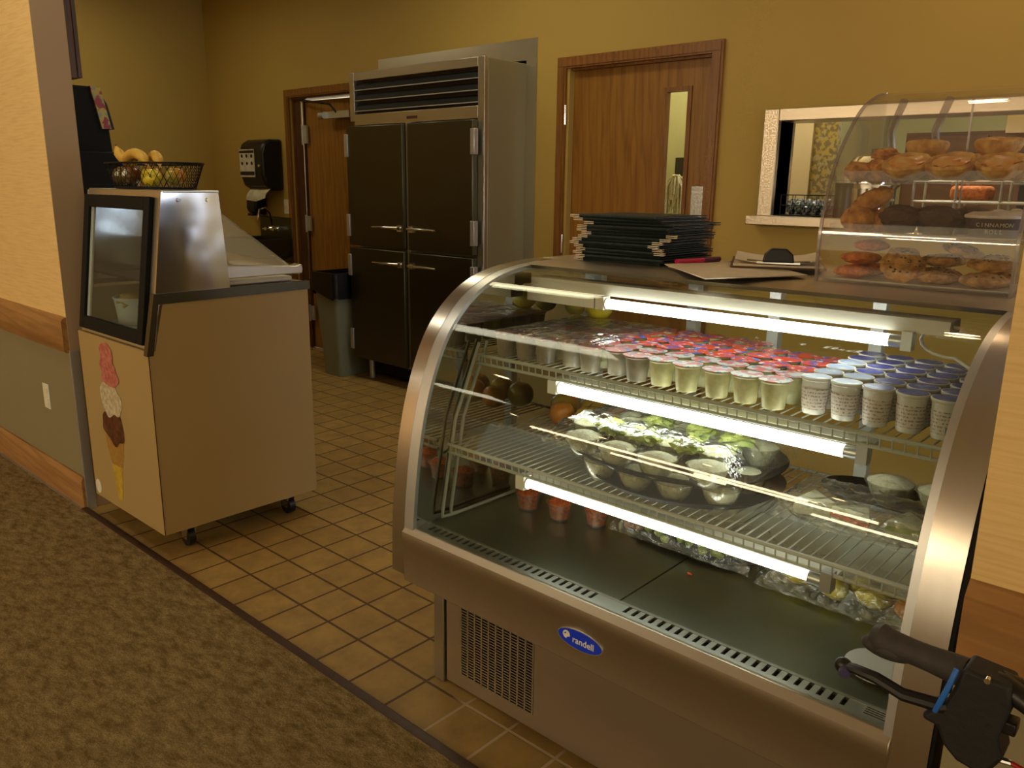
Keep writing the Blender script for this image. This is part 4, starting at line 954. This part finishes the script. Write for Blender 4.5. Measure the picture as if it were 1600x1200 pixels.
# apples and citrus at the left of the lower shelf
for i, (x, y, m_, s) in enumerate(((1.115,.40,'apple',.040),(1.205,.415,'apple',.038),(1.295,.40,'orange',.038),(1.16,.33,'orange',.036),(1.25,.335,'apple',.038))):
    nm = 'orange' if m_ == 'orange' else 'apple'
    fruit(nm, ('ripe yellow-red apple at the far left rear of the lower shelf', 'yellow-red apple beside the far left one on the lower shelf', 'orange behind the stacked platters on the lower shelf', 'orange in front of the apples at the left of the lower shelf', 'apple in front of the orange on the lower shelf')[i], nm, (x, y, SZ+s*.93), (s, s, s*.95), m_, i, stem=m_ == 'apple')
fruit('lemon', 'lemon lying on the red lids at the far left rear', 'lemon', (1.17,.47,CZ+.088), (.040,.027,.027), 'lemon', 3, stem=False)
fruit('apple', 'apple lying behind the lemon on the red lids', 'apple', (1.085,.475,CZ+.092), (.032,.032,.030), 'apple', 6)
# bottom of the case: carrot cups, grapes platter, lemons platter
DZ = FZ+.0008
for i, (x, y) in enumerate(((1.155,.20),(1.262,.205),(1.358,.24),(1.44,.29),(1.10,.30),(1.20,.31))):
    t = thing('carrot_cup', 'cup of orange carrot salad on the case floor, ' + ('leftmost at the front', 'second from the left at the front', 'third from the left at the front', 'rightmost', 'far left at the rear', 'second from the left at the rear')[i], 'salad cup', (x, y, DZ), 'carrot salad cups on the case floor')
    MB().lathe((x,y,DZ), [(.0,0),(.026,0),(.034,.045),(.037,.047),(.037,.050),(.033,.050),(.025,.004),(.0,.004)], 20).build('clear_cup', 'plastic', t)
    MB().lathe((x,y,DZ), [(.0,.005),(.024,.005),(.032,.046),(.018,.058),(.0,.062)], 20, wob=lambda a, k: 1+.05*math.sin(a*40+k)).build('filling', 'carrot', t)
platter('black platter of green grapes on the case floor', 1.60, .315, .19, .085, DZ, 'black_low', .010)
t = thing('grape_bunch', 'bunch of green grapes under plastic wrap on the case floor', 'grapes', (1.60, .31, DZ+.004))
n_ = 0
m = MB()
for k in range(64):
    a = random.uniform(-1, 1); b = random.uniform(-1, 1)
    if a*a+b*b > 1: continue
    x, y = 1.60+a*.135, .31+b*.055; z = DZ+.004+.011+random.choice((0, .015, .028))*(1-(a*a+b*b))
    m.blob((x, y, z), (.0115,.0105,.0105), 2, 0)
g_ = m.build('grapes', 'grape', t); g_['kind'] = 'stuff'
MB().tube([(1.50,.31,DZ+.04),(1.60,.32,DZ+.052),(1.70,.31,DZ+.045)], .003, 6).build('stem', 'cone', t)
film('plastic_wrap', 'clear wrap pulled over the grapes platter on the case floor', 1.405, 1.80, .22, .41, lambda x, y, e: DZ+.012+.045*e**.7, 21, 40, 18, .010)
platter('clear platter of lemons on the case floor at right', 2.0, .285, .185, .075, DZ, 'plastic', .010)
for i, (x, y, m_, rz) in enumerate(((1.885,.285,'lemon',.4),(1.965,.27,'lemon',-.5),(2.045,.285,'lemon',.2),(2.12,.28,'orange',0),(1.93,.33,'grape',0),(2.01,.325,'lemon',1.0))):
    nm = {'lemon': 'lemon', 'orange': 'orange', 'grape': 'lime'}[m_]
    fruit(nm, {'lemon': 'yellow-green lemon on the clear floor platter, ' + ('leftmost', 'second from the left', 'in the middle', '', '', 'behind the others')[i], 'orange': 'orange at the right end of the clear floor platter', 'grape': 'green lime behind the lemons on the clear floor platter'}[m_], nm, (x, y, DZ+.030), (.034,.025,.025), m_, i, stem=False, rot=Matrix.Rotation(rz, 3, 'Z'))
film('plastic_wrap', 'clear wrap over the lemon platter at the right of the case floor', 1.81, 2.185, .205, .37, lambda x, y, e: DZ+.010+.050*e**.7, 31, 38, 18, .010)
t = tag(MB().lathe((2.17,.06,DZ), [(.0,0),(.035,0),(.062,.010),(.064,.012),(.06,.012),(.034,.003),(.0,.003)], 30).build('white_plate', 'white'), 'small white plate at the right front of the case floor', 'plate')
t.location.x = 2.135
tag(MB().blob((1.68,.16,DZ+.003), (.006,.003,.003), 2, .5, 3, 1).build('carrot_scrap', 'carrot'), 'tiny orange scrap lying on the case floor', 'food scrap')

# ------------------------------------------------------------------ menu folders on the deck
TZ = 1.1872
base = [(-.004,.0),(.006,-.006),(-.012,.004),(.004,.0),(-.010,.006),(-.018,-.004),(-.012,.0),(.010,-.004),(.012,.006),(.0,.0),(.008,-.006),(.02,.01),(-.014,.004),(-.022,.0)]
mx0, mx1, my0, my1 = 1.085, 1.355, .485, .755; th = .0092
def make_menu(right=True):
    t = thing('menu_folder', 'x', 'menu folder', (0,0,0))
    hx, hy = .135, .135
    MB().prism('x', [(-hy,0),(hy,0),(hy,.0026),(-hy+.004,.0026),(-hy+.004,.0058),(hy,.0058),(hy,.0084),(-hy,.0084),(-hy-.003,.0042)], -hx, hx).build('cover', 'menu', t)
    MB().box(-hx+.012, hx-.022, -hy+.012, hy-.016, .0027, .0057).build('pages', 'offwhite', t)
    for sx in ((-1, 1) if right else (-1,)):
        for z in (.0006, .0052):
            x0_ = sx*hx; MB().prism('z', [(x0_+sx*.012,-hy-.005),(x0_-sx*.02,-hy-.004),(x0_+sx*.002,-hy+.02)], z, z+.0022).build('corner_tip', 'offwhite', t)
    return t
mp_ = make_menu(False); mp2 = make_menu(True)
for i, (dx, dy) in enumerate(base):
    z = TZ+i*th; rz = random.uniform(-.03, .03)+(.0 if i < 7 else .02)
    if i in (8, 9): rz = .09
    lab = 'dark green menu folder with cream corners, ' + ('at the bottom of the stack' if i == 0 else 'on top of the stack' if i == 13 else '%s from the bottom of the stack' % ORD[i+1])
    loc = ((mx0+mx1)/2+dx, (my0+my1)/2+dy+.0, z)
    if i == 0: o = mp_; o.location = loc; o.rotation_euler = (0,0,rz); o['label'] = lab; o['group'] = 'stacked menu folders on the case top'
    elif i == 3: mp2.location = loc; mp2.rotation_euler = (0,0,rz); mp2['label'] = lab; mp2['group'] = 'stacked menu folders on the case top'
    else: dup(mp2 if 3 < i < 9 else mp_, loc, rz, lab, 'stacked menu folders on the case top')
# papers, marker, clipboard
tag(MB().prism('z', [(1.372,.478),(1.62,.245),(1.745,.50),(1.50,.73)], TZ+.007, TZ+.0095).build('paper_sheet', 'offwhite'), 'cream cardboard sheet sticking out over the glass edge', 'paper').location.z -= .0
tag(MB().prism('z', [(1.376,.490),(1.55,.40),(1.70,.56),(1.45,.74),(1.376,.72)], TZ+.0003, TZ+.0065).build('paper_pad', 'offwhite'), 'thick cream pad under the cardboard sheet beside the menus', 'paper pad')
t = thing('marker_pen', 'pink marker pen with purple cap beside the menu folders', 'marker', (1.44, .60, TZ+.0165))
a = Vector((1.385,.515,TZ+.0135)); b = Vector((1.418,.685,TZ+.0135)); mid = a+(b-a)*.62
MB().cyl(a, mid, .0068, n=14).build('barrel', 'pink', t); MB().cyl(mid, b, .0074, n=14).build('cap', 'purple', t)
t = thing('clipboard', 'clipboard with white papers and black clip leaning left of the pastry case', 'clipboard', (1.64, .68, TZ+.010))
R = Matrix.Rotation(.45, 3, 'Z')
def cb(x, y, z): v = R @ Vector((x, y, 0)); return (1.572+v.x, .712+v.y, TZ+.0105+z)
def cbox(x0_, x1_, y0_, y1_, z0_, z1_):
    m = MB(); v = [m.b.verts.new(cb(x, y, z)) for x in (x0_, x1_) for y in (y0_, y1_) for z in (z0_, z1_)]
    for f in ((0,1,3,2), (4,6,7,5), (0,4,5,1), (2,3,7,6), (0,2,6,4), (1,5,7,3)): m.face([v[i] for i in f])
    return m
cbox(-.115,.115,-.16,.16,0,.004).build('board', 'dkwood', t)
cbox(-.108,.108,-.155,.155,.0042,.009).build('papers', 'offwhite', t)
rows = []
for i in range(9):
    x = -.105+.21*i/8; rows.append([cb(x, y, .010+.012*max(0, noise.noise(Vector((x*9, y*7, 1.5))))+.010*(abs(x)/.1)**2) for y in (-.14,-.08,0,.08,.14)])
MB().sheet(rows, .0006).build('top_sheet', 'offwhite', t)
cp_ = cbox(-.052,.052,-.158,-.135,.012,.016).build('clip_plate', 'chrome', t)
m = MB(); v = [[m.b.verts.new(cb(x, y, z)) for x, z in ((-.038,.016),(.038,.016),(.034,.036),(.018,.050),(-.018,.050),(-.034,.036))] for y in (-.168,-.132)]
m.face(v[0]); m.face(v[1][::-1]); [m.face([v[0][i], v[1][i], v[1][(i+1) % 6], v[0][(i+1) % 6]]) for i in range(6)]; m.build('clip_lever', 'black', t, bevel=.003)
m = MB(); m.tube([cb(-.075,-.150,.020), cb(-.03,-.150,.018), cb(.03,-.150,.018), cb(.075,-.150,.020)], .0022, 6).build('clip_wire', 'chrome', t)

# ------------------------------------------------------------------ acrylic pastry case
pc = thing('pastry_case', 'clear acrylic pastry case with three tiers on the display case top', 'pastry case', (1.98, .66, TZ))
AP = spl([(.470,1.1875),(.464,1.27),(.474,1.344),(.505,1.435),(.560,1.507),(.640,1.576),(.740,1.615),(.80,1.625)], 5)
AX0, AX1 = 1.776, 2.172
for x in (AX0, AX1-.005):
    MB().prism('x', AP+[(.80,1.1875)], x, x+.005).build('side_panel', 'acrylic', pc, ang=20)
    o2 = off(AP, .005); MB().prism('x', AP+o2[::-1], x-.0008, x+.0058).build('side_edge', 'acryl_edge', pc, ang=20)
MB().sheet([[(x, p[0], p[1]) for p in off(AP, .002)] for x in (AX0+.005, AX1-.005)], .004).build('curved_front', 'acrylic', pc, ang=60)
MB().box(AX0+.005, AX1-.005, .476, .79, 1.1885, 1.193).build('base_shelf', 'acrylic', pc)
MB().box(AX0+.005, AX1-.005, .478, .79, 1.290, 1.296).build('middle_shelf', 'acrylic', pc)
MB().box(AX0+.005, AX1-.005, .515, .79, 1.405, 1.411).build('top_shelf', 'acrylic', pc)
for z in (1.296, 1.411): MB().box(AX0+.01, AX1-.01, .50 if z < 1.3 else .53, .504 if z < 1.3 else .534, z, z+.022).build('tray_lip', 'acrylic', pc)
MB().box(1.972, 1.976, .794, .799, 1.19, 1.60).build('rear_door_edge', 'acryl_edge', pc)
for x in (1.82, 1.92):
    MB().tube([(x, .78, 1.44), (x-.01, .76, 1.53), (x+.02, .74, 1.60)], .009, 8).build('door_handle', 'acryl_edge', pc)
liner = MB().box(AX0+.012, AX1-.012, .50, .78, 1.1932, 1.195).build('paper_liner', 'label1', pc)
MB().box(1.86, AX1-.012, .52, .78, 1.2965, 1.2985).build('paper_liner', 'label1', pc)
def cookie(loc, r, h, mat, label, chips=0, rot=None, seed=0, grp='cookies on the bottom tier'):
    r *= 1.08; h *= 1.3; loc = (loc[0], loc[1], 1.1952+(loc[2]-1.1952)*1.3)
    t = thing('cookie', label, 'cookie', loc, grp)
    MB().blob((loc[0], loc[1], loc[2]+h*.5), (r, r, h*.5), 3, .16, 3, seed, rot=rot).build('biscuit', mat, t)
    if chips:
        m = MB()
        for k in range(chips):
            a = random.uniform(0, 6.28); q = r*.8*math.sqrt(random.random()); d = Vector((q*math.cos(a), q*math.sin(a), h*.46*math.sqrt(max(.05, 1-(q/r)**2))))
            if rot: d = rot @ d
            m.blob(Vector((loc[0], loc[1], loc[2]+h*.5))+d, (.0035,.0035,.0025), 1, .2, 2, k)
        m.build('chocolate_chips', 'choc', t)
    return t
B0 = 1.1952; RX = Matrix.Rotation
cookie((1.835,.545,B0), .040, .022, 'cookie_o', 'orange sugar cookie at the front left of the bottom tier', seed=1)
cookie((1.845,.615,B0), .042, .024, 'cookie_o', 'orange sugar cookie behind the front left one on the bottom tier', seed=2)
cookie((1.840,.570,B0+.023), .040, .022, 'cookie_o', 'orange sugar cookie on top of the orange pile', seed=3)
cookie((1.850,.600,B0+.045), .036, .020, 'cookie_o', 'small orange cookie crowning the orange pile', seed=4)
cookie((1.940,.545,B0+.018), .043, .020, 'cookie', 'chocolate chip cookie tilted up toward the glass', 22, RX(math.radians(48), 3, 'X') @ RX(.3, 3, 'Y'), 5)
cookie((2.010,.550,B0), .042, .022, 'cookie', 'round golden cookie lying flat right of the tilted one', 14, None, 6)
cookie((1.99,.635,B0), .043, .022, 'cookie', 'golden cookie at the rear middle of the bottom tier', 14, None, 7)
cookie((2.00,.625,B0+.024), .042, .022, 'cookie', 'golden cookie on top of the rear middle one', 14, None, 8)
cookie((2.045,.60,B0+.044), .040, .020, 'cookie', 'dark-edged cookie high at the rear of the bottom tier', 20, RX(.25, 3, 'Y'), 9)
cookie((2.105,.545,B0), .044, .024, 'cookie', 'rough oat cookie at the front right of the bottom tier', 8, None, 10)
cookie((2.115,.640,B0), .044, .024, 'cookie', 'cookie at the rear right of the bottom tier', 16, None, 11)
cookie((2.105,.595,B0+.026), .044, .022, 'cookie', 'cookie on top of the right pile on the bottom tier', 22, RX(.2, 3, 'X'), 12)
def muffin(loc, label, dark=True, r=.036, rot=None, grp='muffins on the middle tier'):
    t = thing('muffin', label, 'muffin', loc, grp); x, y, z = loc
    MB().lathe((x,y,z), [(.0,0),(r*.72,0),(r*.98,.034),(r*.96,.034),(.0,.033)], 32, wob=lambda a, i: 1+.025*math.sin(a*2*math.pi*16)).build('paper_cup', 'papercup' if dark else 'tart', t)
    MB().blob((x,y,z+.036), (r*1.12, r*1.12, .026), 3, .22, 3, x*40).build('muffin_top', 'dmuffin' if dark else 'muffin', t); return t
M0 = 1.2987
muffin((1.915,.575,M0), 'dark chocolate muffin at the front of the middle tier, left of two', r=.040)
muffin((1.990,.585,M0), 'dark chocolate muffin at the front of the middle tier, right of two', r=.040)
muffin((1.955,.675,M0), 'dark chocolate muffin behind the front pair on the middle tier', r=.040)
muffin((2.030,.680,M0), 'dark chocolate muffin at the rear right of the middle tier', r=.040)
def roll(loc, rad, rz, tilt, mat, label, name='pastry_roll', grp='golden rolls on the middle tier'):
    t = thing(name, label, 'pastry', loc, grp); R = Matrix.Rotation(rz, 3, 'Z') @ Matrix.Rotation(tilt, 3, 'Y')
    MB().blob((loc[0], loc[1], loc[2]+rad[2]*.92), rad, 4, .16, 3, loc[0]*30, rot=R).build('crust', mat, t)
    m = MB()
    for k in range(10): 
        a = random.uniform(-.8, .8); b = random.uniform(-.6, .6); d = R @ Vector((a*rad[0]*.8, b*rad[1]*.8, rad[2]*.93*math.sqrt(max(.1, 1-a*a*.64-b*b*.64))))
        m.blob(Vector((loc[0], loc[1], loc[2]+rad[2]*.92))+d, (.004,.004,.003), 1, .3, 3, k)
    m.build('crumb_topping', 'cookie', t); return t
roll((1.825,.565,1.2962), (.036,.034,.031), .3, 0, 'muffin', 'rounded golden roll at the front left of the middle tier')
roll((1.868,.605,1.2962), (.032,.040,.028), .2, 0, 'muffin', 'golden roll between the left roll and the dark muffins')
roll((1.825,.655,1.2962), (.030,.042,.028), .2, 0, 'muffin', 'golden roll at the rear left of the middle tier')
roll((1.838,.600,1.3460), (.050,.026,.024), .5, -.55, 'muffin', 'long golden roll lying on top of the left rolls')
def bun_tub(x, y, z, label):
    t = thing('cinnamon_roll_tub', label, 'pastry tub', (x, y, z), 'iced roll tubs on the middle tier')
    MB().lathe((x,y,z), [(.0,0),(.046,0),(.054,.038),(.056,.039),(.056,.041),(.0,.040)], 36).build('printed_tub', 'papercup', t)
    MB().lathe((x,y,z), [(.056,.039),(.058,.041),(.058,.045),(.044,.052),(.0,.054)], 36).build('clear_lid', 'icing', t)
    MB().blob((x+.005,y,z+.055), (.012,.012,.003), 2, .2).build('lid_button', 'icing', t)
    for dz, s in ((.026, 'CINNAMON'), (.012, 'ROLL')):
        # lettering wrapped round the tub, letter by letter
        for i, ch in enumerate(s):
            ang = math.radians(-78+(i-(len(s)-1)/2)*10); rr_ = .0462+.0080*dz/.038+.0006
            p = (x+rr_*math.cos(ang), y+rr_*math.sin(ang), z+dz)
            text_mesh(ch, .0115, 'lettering', 'label1', t, p, (-math.sin(ang), math.cos(ang), 0), (math.cos(ang)*.2, math.sin(ang)*.2, 1), .0004)
bun_tub(2.100, .580, M0, 'iced roll in a dark printed tub at the front right of the middle tier')
bun_tub(2.108, .705, M0, 'iced roll tub behind the front one on the middle tier')
def tart(loc, label, r=.049, tilt=None, seed=0):
    t = thing('fruit_tart', label, 'tart', loc, 'pastries on the top tier')
    tilt = tilt or RX(math.radians(22), 3, 'X'); lift = Vector((0, 0, r*.26))
    m = MB().lathe((0,0,0), [(.0,0),(r*.62,0),(r*.88,.010),(r*1.02,.022),(r*1.04,.030),(r*.96,.035),(r*.82,.029),(.0,.022)], 40, wob=lambda a, i: 1+.035*math.sin(a*2*math.pi*7+seed)+.05*math.sin(a*2*math.pi*3+seed*2))
    f = MB().blob((0,0,.027), (r*.80,r*.62,.011), 3, .55, 3.5, seed)
    for q in (m, f):
        for v in q.b.verts: v.co = Vector(loc)+lift+(tilt @ v.co)
    m.build('crust', 'tart', t); f.build('filling', 'tartfill', t); return t
U0 = 1.4115
tart((1.918,.575,U0), 'open fruit tart at the front of the top tier, left of three', seed=1)
tart((2.005,.575,U0), 'open fruit tart at the front of the top tier, middle of three', seed=2)
tart((2.098,.575,U0), 'open fruit tart at the front of the top tier, right of three', .046, seed=3)
tart((1.930,.675,U0), 'fruit tart behind the left front one on the top tier', seed=4)
tart((2.020,.680,U0), 'fruit tart behind the middle front one on the top tier', seed=5)
tart((2.115,.680,U0), 'fruit tart at the rear right of the top tier', seed=6)
tart((2.07,.650,U0+.044), 'folded tart resting on top of the right ones', .044, RX(.12, 3, 'X'), 7)
tart((1.925,.668,U0+.042), 'tart piled on the left rear tart of the top tier', .042, RX(-.1, 3, 'X'), 8)
def scone(loc, label, seed, rad=(.030,.028,.020)):
    t = thing('scone', label, 'scone', loc, 'golden scones at the left of the top tier')
    MB().blob((loc[0],loc[1],loc[2]+rad[2]*.9), rad, 3, .35, 3, seed).build('crust', 'muffin', t)
    m = MB()
    for k in range(7):
        a = random.uniform(0, 6.28); q = random.uniform(.2, .8); m.blob((loc[0]+rad[0]*q*math.cos(a), loc[1]+rad[1]*q*math.sin(a), loc[2]+rad[2]*(.95+.85*math.sqrt(1-q*q))), (.005,.005,.003), 1, .3, 2, k)
    m.build('berry_pieces', 'cookie_o', t)
scone((1.815,.565,U0), 'crumbly scone at the far left front of the top tier', 1, (.030,.030,.022))
scone((1.862,.575,U0), 'berry scone beside the far left one on the top tier', 2, (.030,.028,.025))
scone((1.828,.640,U0), 'scone at the left rear of the top tier', 3, (.032,.030,.026))
scone((1.878,.655,U0), 'scone between the left rear scone and the tarts', 4, (.032,.030,.030))
scone((1.855,.612,U0+.042), 'scone piled on top of the left scones', 5, (.030,.028,.016))

# ------------------------------------------------------------------ seen through the serving window and door lite
struct(MB().box(-.2, .60, 3.20, 3.28, 0, 2.6).build('wall_serving_side', 'cream', loc=(0,0,0)))
t = tag(MB().box(.60, .73, 3.22, 3.27, 1.0, 1.85).build('notice_column', 'col_stuff'), 'column of pinned papers beyond the serving window', 'notice board')
t = thing('packet_rack', 'black wire rack of packets on the serving window sill', 'rack', (.83, YB+.10, 1.262))
wx0, wx1, wy0, wy1, wz = .72, .955, YB+.03, YB+.20, 1.264
m = MB()
for z in (wz+.003, wz+.05, wz+.10):
    m.tube([(wx0,wy0,z),(wx1,wy0,z),(wx1,wy1,z),(wx0,wy1,z)], .0025, 6, True)
for x in (wx0, wx0+.06, wx0+.12, wx0+.18, wx1):
    m.tube([(x,wy0,wz),(x,wy0,wz+.10)], .002, 5); m.tube([(x,wy1,wz),(x,wy1,wz+.10)], .002, 5)
m.build('wire_frame', 'black', t)
for i in range(5):
    o = tag(MB().blob((wx0+.03+i*.043, wy0+.08, wz+.043), (.020,.065,.038), 3, .3, 3, i).build('packet', 'bagfood'), 'shiny black and silver packet in the sill rack, %s from the left' % ORD[i+1], 'packet', 'packets in the sill rack')
t = thing('black_canister', 'tall black canister on the sill right of the rack', 'canister', (1.0, YB+.10, 1.262))
MB().cyl((1.0,YB+.10,1.2625),(1.0,YB+.10,1.40),.04,n=20).build('body', 'black', t); MB().cyl((1.0,YB+.10,1.40),(1.0,YB+.10,1.425),.042,n=20).build('lid', 'blackm', t)
t = thing('soup_warmer', 'shiny steel and green warmer behind the canister beyond the serving window', 'warmer', (.98, 3.1, .9))
MB().lathe((.98,3.1,.9), [(.0,0),(.12,0),(.12,.50),(.14,.52),(.14,.60),(.10,.66),(.0,.67)], 24).build('body', 'chrome', t); MB().cyl((.98,3.1,1.57),(.98,3.1,1.60),.02).build('lid_knob', 'black', t)
t = thing('prep_table', 'steel prep table in the room behind the serving window', 'table', (1.4, 3.1, 0))
MB().box(.75, 2.6, 2.95, 3.45, .86, .898).build('tabletop', 'steel_h', t)
for x in (.80, 2.55):
    for y in (3.0, 3.40): MB().cyl((x,y,0),(x,y,.86),.02).build('leg', 'alu', t)
t = thing('wire_rack', 'white wire rack seen through the lower pastry case', 'rack', (1.35, 3.3, .9))
m = MB()
for z in (1.02, 1.18, 1.34, 1.44): m.tube([(1.16,3.2,z),(1.75,3.2,z)], .008, 6); m.tube([(1.16,3.4,z),(1.75,3.4,z)], .008, 6)
for x in (1.16, 1.36, 1.56, 1.75):
    for y in (3.2, 3.4): m.tube([(x,y,.899),(x,y,1.46)], .008, 6)
m.build('frame', 'alu', t)
tag(MB().box(1.32, 1.50, 3.23, 3.37, 1.349, 1.42).build('bread_bag', 'cookie_o', bevel=.02), 'orange-brown bag on the white wire rack', 'bag')
t = thing('dark_cabinet', 'dark brown cupboard on the far wall beyond the serving window', 'cupboard', (.9, 5.8, .0))
MB().box(.35, 2.1, 5.6, 5.99, 0, 1.83).build('carcass', 'brown_box', t)
for k in range(3): MB().box(.37+k*.58, .93+k*.58, 5.57, 5.60, .05, 1.80).build('door', 'brown_box', t, bevel=.004)
t = thing('range_hood', 'shiny steel range hood beyond the serving window', 'range hood', (2.0, 3.9, 1.6))
MB().prism('x', [(3.75,1.70),(3.75,1.80),(4.1,2.1),(4.5,2.1),(4.5,1.70)], 1.42, 3.2).build('hood_body', 'hood', t)
t = thing('cooking_range', 'dark cooking range under the steel hood', 'range', (2.1, 4.1, 0))
MB().box(1.42, 3.0, 3.80, 4.5, 0, .92).build('body', 'steel_dk', t, bevel=.005)
MB().box(1.42, 3.0, 4.30, 4.5, .92, 1.66).build('back_splash', 'cavity', t)
for x in (1.7, 2.1): tag(MB().lathe((x,4.05,.9205), [(.0,0),(.12,0),(.13,.20),(.135,.205),(.12,.21),(.0,.22)], 24).build('stock_pot', 'steel'), 'steel stock pot on the %s burner of the range' % ('left' if x < 2 else 'right'), 'pot')
# mop behind the door
t = thing('string_mop', 'white string mop hanging behind the narrow door window', 'mop', (-.51, 3.62, 1.45))
MB().box(-.66,-.36,3.86,3.89,1.46,1.60).build('wall_bracket', 'black', t)
MB().cyl((-.54,3.70,1.42),(-.54,3.88,1.50),.018).build('handle', 'dkwood', t)
m = MB()
for k in range(60):
    a = random.uniform(0, 6.28); r = random.uniform(.01,.09); l = random.uniform(.12,.30)
    P = [Vector((-.54+.02*math.cos(a), 3.68+.02*math.sin(a), 1.47+.01*random.random()))]
    for j in range(1, 6):
        P.append(Vector((-.54+(r*min(1,j/2))*math.cos(a)+.012*noise.noise(Vector((k,j,0))), 3.68+.5*r*min(1,j/2)*math.sin(a), 1.48-l*(j/5)**1.3)))
    m.tube(P, .0065, 5)
m.build('mop_strings', 'cloth', t)
MB().box(-.68,-.40,3.72,3.80,.9,1.18).build('mop_bucket_back', 'black', t)
struct(MB().box(-.93, .05, 3.9, 4.0, 0, CH).build('wall_closet', 'wall_bk', loc=(0,0,0)))

# ------------------------------------------------------------------ walker handle in the right foreground
t = thing('walker', 'black rollator walker handle with brake lever in the near right corner', 'walker', (2.42, -.50, 0))
A = Vector((2.268,-.50,.906)); B = Vector((2.365,-.51,.907)); D = Vector((2.48,-.545,.90))
def lerp(a, b, f): return a+(b-a)*f
P = [lerp(A, B, f/10) for f in range(11)]
MB().tube(P, .013, 16, rf=lambda q: .0150+.0012*math.cos(q*6.28)-(.004 if q < .03 else 0)+(.002 if q < .12 and q > .02 else 0)).blob(P[2]+Vector((.0,-.003,-.006)), (.030,.013,.012), 3, 0).build('hand_grip', 'rubber', t)
MB().tube([B, Vector((2.40,-.515,.912)), Vector((2.43,-.525,.905)), Vector((2.455,-.535,.87)), Vector((2.47,-.54,.78)), Vector((2.48,-.54,.40)), Vector((2.48,-.54,.04))], .0125, 14).build('frame_tube', 'black', t)
MB().tube([Vector((2.395,-.512,.915)), Vector((2.44,-.50,.905)), Vector((2.52,-.49,.86)), Vector((2.62,-.48,.80))], .010, 12).build('cross_tube', 'black', t)
# brake lever
LP = [Vector((2.378,-.515,.880)), Vector((2.350,-.53,.872)), Vector((2.315,-.535,.871)), Vector((2.285,-.53,.875)), Vector((2.262,-.527,.874)), Vector((2.248,-.523,.870))]
lv = MB().tube(LP, .007, 10, rf=lambda q: .0085-.003*q).blob(LP[-1], (.010,.008,.010), 3, 0).build('brake_lever', 'black', t)
MB().cyl(LP[-1]+Vector((.003,-.006,-.002)), LP[-1]+Vector((.005,-.011,-.003)), .006, n=16).build('lever_end_cap', 'violet', lv)
hs = MB().prism('y', [(2.366,.925),(2.408,.922),(2.412,.90),(2.405,.862),(2.412,.842),(2.404,.826),(2.392,.816),(2.372,.820),(2.358,.832),(2.350,.850),(2.335,.852),(2.336,.860),(2.352,.872),(2.360,.90)], -.535, -.495).build('brake_housing', 'blackm', t, bevel=.004)
MB().box(2.402,2.418,-.53,-.51,.868,.882).build('adjuster_block', 'black', hs, bevel=.002)
MB().cyl((2.388,-.530,.921),(2.388,-.5365,.921),.003,n=12).build('screw', 'chrome', hs)
MB().tube([(2.360,-.533,.921),(2.357,-.540,.905),(2.352,-.541,.885),(2.347,-.537,.868)], .0028, 8).build('blue_band', 'blue', t)
MB().cyl((2.404,-.52,.832),(2.418,-.52,.834),.0035,n=10).build('cable_ferrule', 'chrome', t)
MB().tube([(2.418,-.52,.834),(2.45,-.52,.828),(2.50,-.53,.76),(2.495,-.54,.30)], .0028, 8).build('brake_cable', 'red', t)
wz_ = MB().tube([(2.48,-.54,.04),(2.48,-.54,.10)], .02, 12).build('fork', 'black', t)
MB().cyl((2.48,-.565,.075),(2.48,-.515,.075),.075,n=28).build('wheel', 'blackm', t)
